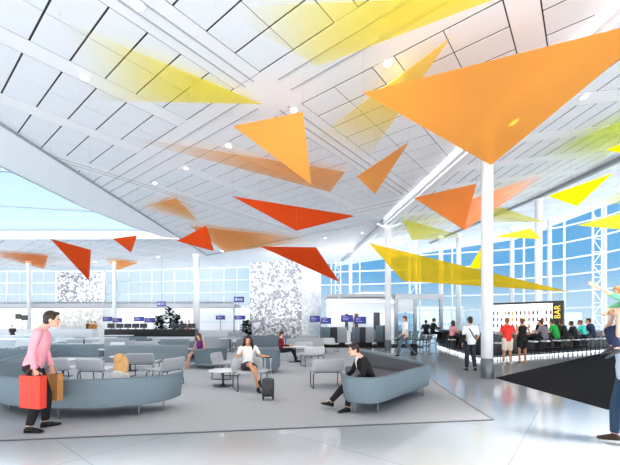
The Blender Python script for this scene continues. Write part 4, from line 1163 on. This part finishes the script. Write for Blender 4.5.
# stools
def make_stool(label):
    t = thing('bar_stool', label, 'bar stool', (0, 0, 0), 0, 'bar stools along the bar')
    MB().lathe([(.001, .73), (.17, .73), (.19, .745), (.19, .775), (.17, .79), (.001, .79)], n=22).build('seat', WTOP, t)
    for sx in (-1, 1):
        for sy in (-1, 1): MB().tube([(sx*.12, sy*.12, .74), (sx*.2, sy*.2, 0)], .013, 8).build('leg', BLACK, t)
    ring = MB(); ring.tube([(.175*math.cos(k*PI/8)*1.0, .175*math.sin(k*PI/8), .3) for k in range(16)], .01, 6, closed=True); ring.build('foot_ring', BLACK, t)
    MB().tube([(-.19, -.10, .76), (-.2, -.2, .88), (0, -.235, .93), (.2, -.2, .88), (.19, -.10, .76)], .014, 8).build('low_back', BLACK, t)
    return t
dl = (P2-P1).normalized(); nl = V((dl.y, -dl.x, 0)); fz = math.atan2(-nl.y, -nl.x)-PI/2
def bar_spot(px, off=.5):
    a = (px-310)/F; o = P1+nl*off
    tt = (a*o.y-o.x)/(dl.x-a*dl.y); p = o+dl*tt; p.z = 0; return p
who = [('under the man in the grey shirt', 545), ('under the man in the green shirt', 556.5), ('under the man in black with brown hair', 565.5), ('under the dark haired person in black beside the teal top', 575.5), ('under the person in the teal top', 584.5), ('under the man in the navy jacket', 593)]
st0 = None
for lab, px in who+[('standing empty behind the woman in the black dress', 533), ('empty at the right end of the bar near the waving child', 601.5), ('standing empty just left of the man in the red shirt', 499)]:
    p = bar_spot(px); L_ = 'white topped bar stool '+lab
    if st0 is None: st0 = make_stool(L_); st0.location = p; st0.rotation_euler = (0, 0, fz)
    else: dup(st0, p, fz, L_)
dl2 = (P1-P0).normalized(); nl2 = V((-abs(dl2.y), .14, 0)).normalized(); fz2 = math.atan2(-nl2.y, -nl2.x)-PI/2
def bar_spot2(px, off=.5):
    a = (px-310)/F; o = P0+nl2*off
    tt = (a*o.y-o.x)/(dl2.x-a*dl2.y); p = o+dl2*tt; p.z = 0; return p
for lab, px in (('under the woman in the pink top', 452), ('under the man in black at the left end of the bar', 437), ('under the bare legged man in black, furthest along the bar', 430)):
    dup(st0, bar_spot2(px) if px > 440 else V((fx(px, {437: 20.6, 430: 21.3}[px])[0]-.25, {437: 20.6, 430: 21.3}[px], 0)), fz2, 'white topped bar stool '+lab)

# ================================================================== BAGS
def bag(label, c, w, d, h, m, rz, hz):
    t = thing('shopping_bag', label, 'shopping bag', c, rz)
    b = MB(); x, y = w/2, d/2; k = 1.05
    b.loft([[V((-x, -y, 0)), V((x, -y, 0)), V((x, y, 0)), V((-x, y, 0))], [V((-x*k, -y, h)), V((x*k, -y, h)), V((x*k, y, h)), V((-x*k, y, h))], [V((-x*k+.006, -y+.006, h)), V((x*k-.006, -y+.006, h)), V((x*k-.006, y-.006, h)), V((-x*k+.006, y-.006, h))], [V((-x+.006, -y+.006, .01)), V((x-.006, -y+.006, .01)), V((x-.006, y-.006, .01)), V((-x+.006, y-.006, .01))]])
    b.build('bag_body', m, t, smooth=False)
    for sy in (-1, 1): MB().tube([(-x*.35, sy*(y-.003), h-.06), (-x*.33, sy*(y-.003), h+hz*.5), (-x*.12, sy*.03, h+hz*.93), (0, sy*.012, h+hz), (x*.12, sy*.03, h+hz*.93), (x*.33, sy*(y-.003), h+hz*.5), (x*.35, sy*(y-.003), h-.06)], .006, 6).build('handle', mat('rope', (120, 70, 60), .8), t)
    return t
# ================================================================== PEOPLE
BLK = cl('black', (26, 26, 28)); WHT = cl('white', (236, 234, 230)); SHOE = mat('shoe_black', (20, 19, 20), .25); DENIM = cl('denim', (44, 66, 92)); GRYT = cl('grey_trouser', (78, 84, 92))
CARP = .008
# 1 man in pink with shopping bags (faces right)
J = stand(lean=11)
J['hf'] = V((-.05, 1, -.1)); J['hd'] += V((0, .05, -.01))
J['eR'] = V((.235, .03, 1.15)); J['wR'] = V((.215, .06, .90)); J['eL'] = V((-.22, .10, 1.14)); J['wL'] = V((-.19, .17, .90))
for k_ in J:
    if k_[0] not in 'kat' and k_ != 'hf': J[k_] = J[k_]+V((0, -.05, 0)) if k_ != 'hf' else J[k_]
J['aL'] = V((-.12, .06, .085)); J['kL'] = V((-.1, .08, .5)); J['tL'] = (-.35, 1); J['tR'] = (.45, 1); J['aR'] = V((.1, -.08, .085))
PINK = cl('pink', (244, 166, 178))
p = fl(38, 430.5); p.z = CARP
TH1 = R_(-64)
def x_pink(root, J, s, H, M):
    n_ = J['nek']; c = MB(); c.tube([n_+V((.062*math.cos(a)*s, .066*math.sin(a)*s, -.012*s+.012*math.sin(a))) for a in [k*PI/8 for k in range(16)]], .016*s, 8, closed=True); c.build('collar', PINK, root)
    for q in 'LR':
        e, w = J['e'+q], J['w'+q]; c = MB(); c.tube([e.lerp(w, .80), e.lerp(w, .92)], .044*s, 12); c.build('cuff', PINK, root)
person('man in a pink shirt and black trousers carrying two shopping bags at left', p, TH1, J, (PINK, 1.9, 'hip'), ('trousers', BLK, 1.95), SHOE, (hx('dark_brown', (48, 32, 26)), 'short'), s=1.025, vox=.009, hcurl=(1.1, 1.1), extra=x_pink, hdirs=((0, .1, -1), (0, .1, -1)))
Rz = Matrix.Rotation(TH1, 3, 'Z')
hR = p+Rz @ (J['wR']*1.025); hL = p+Rz @ (J['wL']*1.025)
bag('red paper shopping bag held by the man in pink', V((hR.x+.0, hR.y-.03, .395)), .36, .10, .46, mat('bag_red', (232, 70, 52), .6, bump=.1, scale=12), R_(-14), .09)
bag('tan paper shopping bag behind the red one', V((hL.x-.04, hL.y+.05, .39)), .33, .10, .42, mat('bag_tan', (206, 146, 84), .7, bump=.1, scale=12), R_(-10), .11)
# 2 blonde woman
J = sit(.13); J = turn(J, -8); J['sL'] += V((.045, 0, -.06)); J['sR'] += V((-.045, 0, -.06)); J['shc'].z -= .05; J['eL'].x += .07; J['eR'].x -= .07; p = V((fx(119.5, 6.32)[0], 6.32, CARP))
BLOND = hx('blonde', (206, 158, 96))
person('blonde woman seen from behind on the near left sofa', p, R_(-6), J, (WHT, .8, 'bel'), ('trousers', DENIM, 1.95), mat('shoe_tan', (150, 110, 80), .6), (BLOND, 'mane'), s=.98, fem=True)
# 3 woman in purple
J = sit(.40); J['kL'] = V((-.02, .44, .60)); J['aL'] = V((.16, .52, .22)); J['tL'] = (.3, 1); J['hd'] += V((0, .03, -.01)); J['wL'] = V((.02, .24, .66)); J['wR'] = V((.1, .26, .64)); J['hf'] = V((.1, 1, -.4))
PUR = cl('purple', (112, 44, 128))
p = V((fx(200, 12.05)[0], 12.05, 0))
person('woman in a purple dress reading on the rounded sofa end', p, R_(155), J, (PUR, -1, 'bel'), ('dress', PUR, .7), mat('shoe_nude', (204, 160, 110), .5), (hx('brown_red', (96, 52, 36)), 'long'), s=.93, fem=True, skin=SKIN)
q = p+Matrix.Rotation(R_(155), 3, 'Z') @ V((.05, .34, .66))
b = MB().box((0, 0, 0), (.24, .17, .012)).build('magazine', WTOP, bevel=.003); b.location = q; b.rotation_euler = (R_(25), 0, R_(155)); tag(b, 'open white magazine held by the woman in purple', 'magazine')
# 4 woman in a white blouse
J = sit(.43); J['kR'] = V((.03, .42, .64)); J['aR'] = V((-.16, .66, .26)); J['tR'] = (-.2, 1, -.35); J['kL'] = V((-.09, .43, .54)); J['aL'] = V((-.13, .62, .085)); J['tL'] = (-.1, 1)
J['eR'] = V((.28, .08, .78)); J['wR'] = V((.21, .28, .86)); J['eL'] = V((-.31, .02, .80)); J['wL'] = V((-.47, .18, .78)); J['hf'] = V((.28, 1, -.28)); J['hd'] += V((.01, .04, -.02))
SKB = cl('charcoal_skirt', (52, 50, 54)); BLS = cl('blouse', (240, 238, 232))
p = fl(248, 388); p.z = CARP
TH4 = R_(200)
person('woman in a white blouse and dark skirt with crossed legs beside a suitcase', p, TH4, J, (BLS, .75, 'bel'), ('skirt', SKB, .72), SHOE, (hx('near_black', (44, 28, 24)), 'shoulder'), s=.97, fem=True, vox=.009, skin=SKIN2, hdirs=((-.5, .5, -.3), (-.1, .3, .8)))
# suitcase
p = fl(268, 400); p.z = CARP
t = thing('suitcase', 'dark upright suitcase with its handle raised, beside the crossed legs', 'suitcase', p, R_(10))
SC_ = mat('suitcase_grey', (58, 58, 66), .5, bump=.15, scale=20)
MB().box((0, 0, .255), (.25, .16, .38)).build('shell', SC_, t, bevel=.05, seg=4)
for x in (-.08, 0, .08): MB().box((x, -.082, .25), (.02, .012, .29)).build('rib', SC_, t, bevel=.004)
for sx in (-1, 1):
    MB().tube([(sx*.06, .05, .42), (sx*.06, .05, .86)], .007, 8).build('handle_rod', STEEL, t)
    for sy in (-1, 1):
        w = MB().lathe([(.001, -.012), (.03, -.012), (.03, .012), (.001, .012)], n=14); w.v = [V((sx*.1+v.z, sy*.06+v.x, .03+v.y)) for v in w.v]; w.build('wheel', BLACK, t)
        MB().box((sx*.1, sy*.06, .06), (.04, .03, .04)).build('wheel_mount', BLACK, t)
MB().bar((-.075, .05, .865), (.075, .05, .865), .022).build('grip', BLACK, t, bevel=.008)
# 5 man in red cardigan
J = sit(.42, lean=-4); J['hf'] = V((0, 1, -.45)); J['aL'] = V((-.12, .66, .085)); J['aR'] = V((.12, .62, .085)); J['wL'] = V((-.08, .33, .70)); J['wR'] = V((.08, .33, .70))
p = V((fx(282, 13.6)[0], 13.6, CARP))
CARD = cl('dark_red', (128, 30, 38))
def x_card(root, J, s, H, M):
    a, b2_ = J['shc'], J['wst']; c = MB(); f = V((0, .115*s, 0)); c.tube([a+f*.85, (a+b2_)/2+f*1.05, b2_+f], [.035*s, .045*s, .04*s], 8); c.build('shirt_front', WHT, root)
person('man in a dark red cardigan sitting sideways at the white table', p, R_(-80), J, (CARD, 1.9, 'bel'), ('trousers', cl('dark_navy', (30, 32, 42)), 1.95), SHOE, (hx('dark_brown', (48, 32, 26)), 'short'), s=.92, extra=x_card)
MB_st = thing('stool', 'pale upholstered cube seat under the man in the red cardigan', 'stool', (p.x, p.y, CARP), R_(-80))
MB().b2(-.3, .3, -.28, .22, .06, .38).build('cushion', SOFALT, MB_st, bevel=.04); MB().b2(-.26, .26, -.24, .18, 0, .06).build('base', WTOP, MB_st)
# 6 man in black suit
J = sit(.40, lean=24); J['hf'] = V((.05, 1, -.25)); J['hd'] += V((0, .03, .02))
J['kL'] = V((-.13, .43, .47)); J['aL'] = V((-.16, .52, .085)); J['tL'] = (-.2, 1); J['kR'] = V((.1, .45, .46)); J['aR'] = V((.13, .76, .13)); J['tR'] = (.0, 1, .28)
J['eL'] = V((-.28, .26, .68)); J['wL'] = V((-.16, .46, .58)); J['eR'] = V((.27, .26, .68)); J['wR'] = V((.14, .46, .58))
SUIT = cl('suit_black', (24, 23, 25))
def x_suit(root, J, s, H, M):
    a = J['nek']; u = (J['shc']-J['wst']).normalized(); f = V((0, u.z, -u.y)); c = MB()
    c.tube([a+f*.05*s, J['shc']+f*.092*s, J['chs']+f*.135*s], [.03*s, .042*s, .02*s], 8); c.build('shirt_front', WHT, root)
    g = MB(); g.tube([a+V((.064*math.cos(k*PI/8)*s, .064*math.sin(k*PI/8)*s, -.02*s)) for k in range(16)], .013*s, 8, closed=True); g.build('collar', WHT, root)
    for sx in (-1, 1): l = MB(); l.tube([a+V((sx*.06*s, -.0, -.01)), J['shc']+f*.1*s+V((sx*.055*s, 0, 0)), J['chs']+f*.145*s+V((sx*.015*s, 0, 0))], [.014*s, .022*s, .012*s], 8); l.build('lapel', SUIT, root)
p = V((1.12, 6.42, CARP))
person('man in a black suit leaning forward on the right sofa, facing left', p, R_(103), J, (SUIT, 1.95, 'low'), ('trousers', SUIT, 1.95), SHOE, (hx('near_black', (44, 28, 24)), 'short'), s=.97, vox=.009, extra=x_suit)
# 7 walking man
J = stand(stride=.42); p = fl(405.5, 356.5)
person('man in a white T-shirt and jeans walking left past the gate kiosk', p, R_(62), J, (WHT, .85, 'low'), ('trousers', cl('jeans_grey', (96, 112, 128)), 1.95), SHOE, (hx('brown', (84, 54, 38)), 'short'), s=1.06)
# suitcase rolling behind him
t = thing('suitcase', 'small black trolley case trailing the walking man', 'suitcase', fl(414, 356), R_(40))
MB().box((0, 0, .33), (.34, .2, .5)).build('shell', BLACK, t, bevel=.04)
for sx in (-1, 1):
    MB().tube([(sx*.09, .05, .55), (sx*.09, .05, .95)], .009, 8).build('handle_rod', STEEL, t)
    w = MB().lathe([(.001, -.012), (.04, -.012), (.04, .012), (.001, .012)], n=14); w.v = [V((sx*.13+v.z, .05+v.x, .04+v.y)) for v in w.v]; w.build('wheel', BLACK, t)
MB().box((0, .05, .07), (.3, .06, .05)).build('axle_block', BLACK, t); MB().bar((-.1, .05, .955), (.1, .05, .955), .025).build('grip', BLACK, t)
def barman_sit(label, p, rz, topm, hair_, bot, sl=.8, s=1.0, fem=False, reach=True, look=0, kind='trousers', reachk=1.95, skin=SKIN2, hk='short', lean=14):
    J = sit(.80, lean=lean)
    for q, sx in (('L', -1), ('R', 1)):
        J['k'+q] = V((sx*.14, .40, .84)); J['a'+q] = V((sx*.13, .30, .40))
        J['e'+q] = V((sx*.27, .18, 1.10)); J['w'+q] = V((sx*.13, .40, 1.17))
    turn(J, look)
    return person(label, p, rz, J, (topm, sl, 'low' if not fem else 'bel'), (kind, bot, reachk), SHOE, (hair_, hk), s=s, fem=fem, skin=skin, hdirs=((.5, .7, .1), (-.5, .7, .1)))
DB, NB = hx('dark_brown', (48, 32, 26)), hx('near_black', (44, 28, 24))
barman_sit('man in a grey shirt sitting at the bar, leftmost of the seated row', bar_spot(545), fz, cl('grey_shirt', (120, 116, 128)), NB, BLK, look=20)
barman_sit('man in a bright green T-shirt sitting at the bar', bar_spot(556.5), fz, cl('green', (30, 160, 62)), DB, BLK, s=1.02)
barman_sit('man in a black T-shirt at the bar, next to the green T-shirt', bar_spot(565.5), fz, BLK, hx('brown', (84, 54, 38)), BLK, look=-25)
barman_sit('dark haired person in black at the bar, left of the teal top', bar_spot(575.5), fz, cl('black_knit', (34, 32, 36)), NB, cl('khaki_grey', (110, 106, 100)), sl=1.9, s=.97)
barman_sit('person in a teal top sitting at the bar', bar_spot(584.5), fz, cl('teal', (64, 206, 190)), hx('auburn', (112, 62, 40)), BLK, fem=True, s=1.0, look=15)
barman_sit('man in a navy jacket at the right end of the bar row', bar_spot(593), fz, cl('navy', (40, 42, 72)), DB, cl('blue_grey_jean', (70, 84, 104)), sl=1.9, s=1.05, look=20)
barman_sit('woman in a pink top sitting at the left side of the bar', bar_spot2(452), fz2+.3, cl('rose', (232, 150, 160)), NB, BLK, sl=.3, s=.97, fem=True, hk='long', lean=4)
pm = V((fx(437, 20.6)[0]-.25, 20.6, 0)); barman_sit('man in black with his arm along the bar, at its left end', pm, fz2+.2, BLK, NB, BLK, sl=1.9, s=1.06, lean=4)
pm = V((fx(430, 21.3)[0]-.25, 21.3, 0)); barman_sit('man in black shorts on the furthest bar stool', pm, fz2+1.4, cl('black_knit', (34, 32, 36)), NB, BLK, sl=.8, s=1.0, lean=6, kind='shorts', reachk=.9)
# bartender
J = stand(lean=6); J['wL'] = V((-.15, .34, 1.1)); J['wR'] = V((.2, .3, 1.08)); J['hf'] = V((.2, 1, -.1))
pb = V((fx(541.5, 16.7)[0], 16.7, 0))
person('bartender in black standing behind the bar in front of the bottles', pb, R_(165), J, (BLK, .85, 'low'), ('trousers', BLK, 1.95), SHOE, (DB, 'short'), s=1.0)
# standing man with shoulder bag
J = stand(); J['hf'] = V((.1, 1, 0)); J['aL'] = V((-.1, .06, .085)); J['aR'] = V((.1, -.12, .11)); J['wR'] = V((.2, .14, .93)); J['tR'] = (.1, 1)
def x_strap(root, J, s, H, M):
    c = MB(); a, b2_ = J['sL']+V((.05, 0, .055)), J['hR']+V((.1, 0, 0))
    bk = [a, J['chs']+V((-.05, -.145, .02)), J['wst']+V((.07, -.13, 0)), b2_+V((.03, -.03, .05))]
    c.tube(bk, .017, 6); c.build('bag_strap', BLK, root)
p = fl(470.5, 371)
person('man in a white shirt with a black shoulder strap walking towards the bar', p, R_(-4), J, (cl('white_shirt', (232, 234, 238)), .95, 'low'), ('trousers', cl('dark_jeans', (46, 52, 64)), 1.95), SHOE, (DB, 'short'), s=1.01, extra=x_strap)
b = thing('shoulder_bag', 'black shoulder bag at the hip of the man in the white shirt', 'bag', p+V((-.28, -.04, .92)), R_(85))
MB().box((0, 0, .14), (.3, .1, .26)).build('pouch', BLK, b, bevel=.03); MB().box((0, -.055, .2), (.29, .012, .14)).build('flap', BLK, b, bevel=.005)
# red shirt man and woman in black dress
REDC = cl('red', (226, 52, 44)); J = stand(); J['wR'] = V((.12, .22, 1.12)); J['eR'] = V((.26, -.04, 1.15)); J['wL'] = V((-.12, .22, 1.1)); J['eL'] = V((-.26, -.04, 1.14)); J['aL'] = V((-.13, .05, .085)); J['hf'] = V((.3, 1, 0))
p = fl(507.5, 364)
person('man in a red T-shirt and pale shorts standing at the bar', p, R_(-8), J, (REDC, .85, 'low'), ('shorts', cl('cream', (226, 212, 196)), .95), mat('sneaker_white', (232, 228, 222), .6), (hx('ginger', (150, 92, 50)), 'short'), s=1.0, skin=SKIN2)
J = stand(); J['wL'] = V((-.24, .1, .92)); J['eR'] = V((.26, -.04, 1.15)); J['wR'] = V((.14, .2, 1.12)); J['hf'] = V((.6, 1, 0)); J['aR'] = V((.12, .06, .085))
p = fl(522.5, 363)
BD = cl('black_dress', (22, 22, 26))
person('woman in a short black dress standing beside the man in the red T-shirt', p, R_(-12), J, (BD, -1, 'low'), ('dress', BD, .75), mat('shoe_nude', (204, 160, 110), .5), (hx('auburn', (112, 62, 40)), 'bun'), s=.985, fem=True, skin=SKIN2)
# man with child on his shoulders
J = stand(); J['hf'] = V((0, 1, -.15)); J['aR'] = V((.1, .12, .085)); J['kR'] = V((.1, .1, .5)); J['aL'] = V((-.11, -.1, .085)); J['tR'] = (-.1, 1); J['tL'] = (-.2, 1)
J['eL'] = V((-.31, .17, 1.45)); J['wL'] = V((-.15, .13, 1.69)); J['eR'] = V((.31, .17, 1.45)); J['wR'] = V((.15, .13, 1.69))
TH = R_(62); p = fl(628.5, 443.5); p.z = CARP if False else 0
LBL = cl('pale_blue', (186, 202, 220))
person('man in pale blue T-shirt and jeans carrying a child on his shoulders', p, TH, J, (LBL, .45, 'low'), ('trousers', DENIM, 1.97), mat('shoe_brown', (74, 52, 40), .5), (hx('brown', (84, 54, 38)), 'short'), s=1.0, vox=.009, hcurl=(.9, .9), hdirs=((.3, .1, .8), (-.3, .1, .8)))
Rz = Matrix.Rotation(TH, 3, 'Z')
J = dict(pel=(0, -.02, .09), wst=(0, .0, .2), chs=(0, .06, .31), shc=(0, .09, .39), nek=(0, .11, .42), hd=(0, .16, .51), sL=(-.12, .10, .385), sR=(.12, .10, .385), eL=(-.17, .27, .47), eR=(.2, .22, .30), wL=(-.19, .43, .58), wR=(.1, .28, .24),
         hL=(-.06, .02, .06), hR=(.06, .02, .06), kL=(-.13, .27, -.0), kR=(.13, .25, .0), aL=(-.14, .22, -.24), aR=(.14, .2, -.22), tL=(-.2, 1, -.6), tR=(.2, 1, -.6), hf=(-.2, 1, -.15))
J = {k: V(v) if k[0] != 't' else v for k, v in J.items()}
CS = .74
J = {k: (v*(1/CS) if isinstance(v, V) and k != 'hf' else v) for k, v in J.items()}
pc = p+Rz @ V((0, -.07, 1.50))
person('small child in a green shirt waving from atop a man\'s shoulders', pc, TH, J, (cl('mint', (112, 190, 146)), 1.2, 'bel'), ('trousers', cl('child_navy', (36, 48, 78)), 1.9), mat('shoe_kid', (60, 64, 72), .6), (hx('strawberry', (206, 140, 84)), 'short'), s=CS, vox=.008, hcurl=(.1, .6))
# far people
def small(label, px, Y, topm, bot, hair_, rz, s=1.0, seat=None, fem=False):
    J = stand() if seat is None else sit(seat)
    p = V((fx(px, Y)[0], Y, 0)); return person(label, p, R_(rz), J, (topm, .9, 'low'), ('trousers', bot, 1.95), SHOE, (hair_, 'short' if not fem else 'long'), s=s, fem=fem, vox=.016, tip=False)
small('distant person in black standing at the far left edge', 12.5, 23, BLK, BLK, NB, 200, .78)
OR_ = cl('orange_brown', (196, 130, 60))
small('distant person in dark brown at left of the three by the cream screen', 88, 32.5, cl('brown', (96, 62, 40)), BLK, NB, 170, .95)
small('distant person in orange, middle of the three by the cream screen', 91.5, 32.2, OR_, cl('tan', (160, 110, 70)), hx('auburn', (112, 62, 40)), 190, .9)
small('distant person in ochre at right of the three by the cream screen', 95, 32.6, cl('ochre', (206, 150, 70)), cl('tan', (160, 110, 70)), DB, 160, .92)
PKF = cl('blush', (230, 190, 184))
small('distant woman in blush pink behind the black counter, left of three', 182, 29, PKF, cl('tan', (160, 110, 70)), DB, 180, .95, None, True)
small('distant person in white behind the black counter, middle of three', 185.6, 29.4, WHT, DENIM, hx('ginger', (150, 92, 50)), 180, .92)
small('distant person in rose behind the black counter, right of three', 189, 29, cl('rose', (232, 150, 160)), DENIM, DB, 180, .96)

# ================================================================== LIGHT AND CAMERA
w = bpy.data.worlds.new('sky'); SC.world = w; w.use_nodes = True
nt = w.node_tree; bg = nt.nodes['Background']
tc = nt.nodes.new('ShaderNodeTexCoord'); sx = nt.nodes.new('ShaderNodeSeparateXYZ'); nt.links.new(tc.outputs['Generated'], sx.inputs[0])
def mr(sock, a, b, c=0., d=1.):
    n_ = nt.nodes.new('ShaderNodeMapRange'); n_.inputs['From Min'].default_value = a; n_.inputs['From Max'].default_value = b; n_.inputs['To Min'].default_value = c; n_.inputs['To Max'].default_value = d
    n_.interpolation_type = 'SMOOTHSTEP'; nt.links.new(sock, n_.inputs['Value']); return n_.outputs[0]
def mixc(f, a, b):
    n_ = nt.nodes.new('ShaderNodeMixRGB'); nt.links.new(f, n_.inputs[0])
    for i, c in ((1, a), (2, b)):
        if isinstance(c, tuple): n_.inputs[i].default_value = c
        else: nt.links.new(c, n_.inputs[i])
    return n_.outputs[0]
X, Y, Z = sx.outputs
right = mixc(mr(Z, .0, .16), lin((206, 228, 240)), lin((84, 172, 228)))
left = mixc(mr(Z, .02, .42), lin((236, 245, 250)), lin((158, 206, 236)))
front = mixc(mr(X, -.35, .25), left, right)
no = nt.nodes.new('ShaderNodeTexNoise'); no.inputs['Scale'].default_value = 3; no.inputs['Detail'].default_value = 6
nt.links.new(tc.outputs['Generated'], no.inputs['Vector'])
front = mixc(mr(no.outputs['Fac'], .52, .75, 0, .4), front, (.9, .95, 1, 1))
k_ = BACKK
full = mixc(mr(Y, .15, -.25), front, (k_, k_, k_*1.01, 1))
low = mixc(mr(Y, .1, -.1), lin((226, 234, 240)), (LOWK, LOWK*1.0, LOWK*1.01, 1))  # lower half boosted behind the viewer, added to brighten the ceiling
full = mixc(mr(Z, .01, -.03), full, low)
bg.inputs['Strength'].default_value = SKYK
nt.links.new(full, bg.inputs['Color'])
sun = bpy.data.lights.new('soft_sun', 'SUN'); sun.energy = SUNK; sun.angle = R_(16); sun.color = (1, .98, .95)
so = bpy.data.objects.new('soft_sun', sun); COL.objects.link(so); so.rotation_euler = (R_(10), R_(27), 0)
def up_fill(name, x, y, z, sx_, sy_, watt, rz=0):  # added fill lights without fittings, brighten the ceiling from below
    l = bpy.data.lights.new(name, 'AREA'); l.shape = 'RECTANGLE'; l.size = sx_; l.size_y = sy_; l.energy = watt; l.color = (1, 1, 1)
    o = bpy.data.objects.new(name, l); COL.objects.link(o); o.location = (x, y, z); o.rotation_euler = (PI, 0, rz)
up_fill('kiosk_roof_uplight', 4.8, 27.5, 4.3, 4.5, 1.0, FILLK)
up_fill('gallery_uplight', -20, 34.6, 3.5, 22, .5, FILLK*.8, -.03)
up_fill('bottle_wall_uplight', 11.0, 18.3, 2.75, 2.6, .3, FILLK*.3, -.87)
cam = bpy.data.cameras.new('camera'); co = bpy.data.objects.new('camera', cam); COL.objects.link(co)
co.location = (0, 0, EYE); co.rotation_euler = (PI/2, 0, 0)
cam.sensor_fit = 'HORIZONTAL'; cam.sensor_width = 36; cam.lens = 36*F/620; cam.shift_y = (HOR-232.5)/620; cam.clip_start = .05; cam.clip_end = 800
SC.camera = co
SC.view_settings.view_transform = 'Standard'; SC.view_settings.look = 'None'; SC.view_settings.gamma = 1; SC.view_settings.use_curve_mapping = False
SC.view_settings.exposure = EXPO
SC.cycles.max_bounces = 10; SC.cycles.transparent_max_bounces = 24; SC.cycles.diffuse_bounces = 6; SC.cycles.caustics_reflective = False
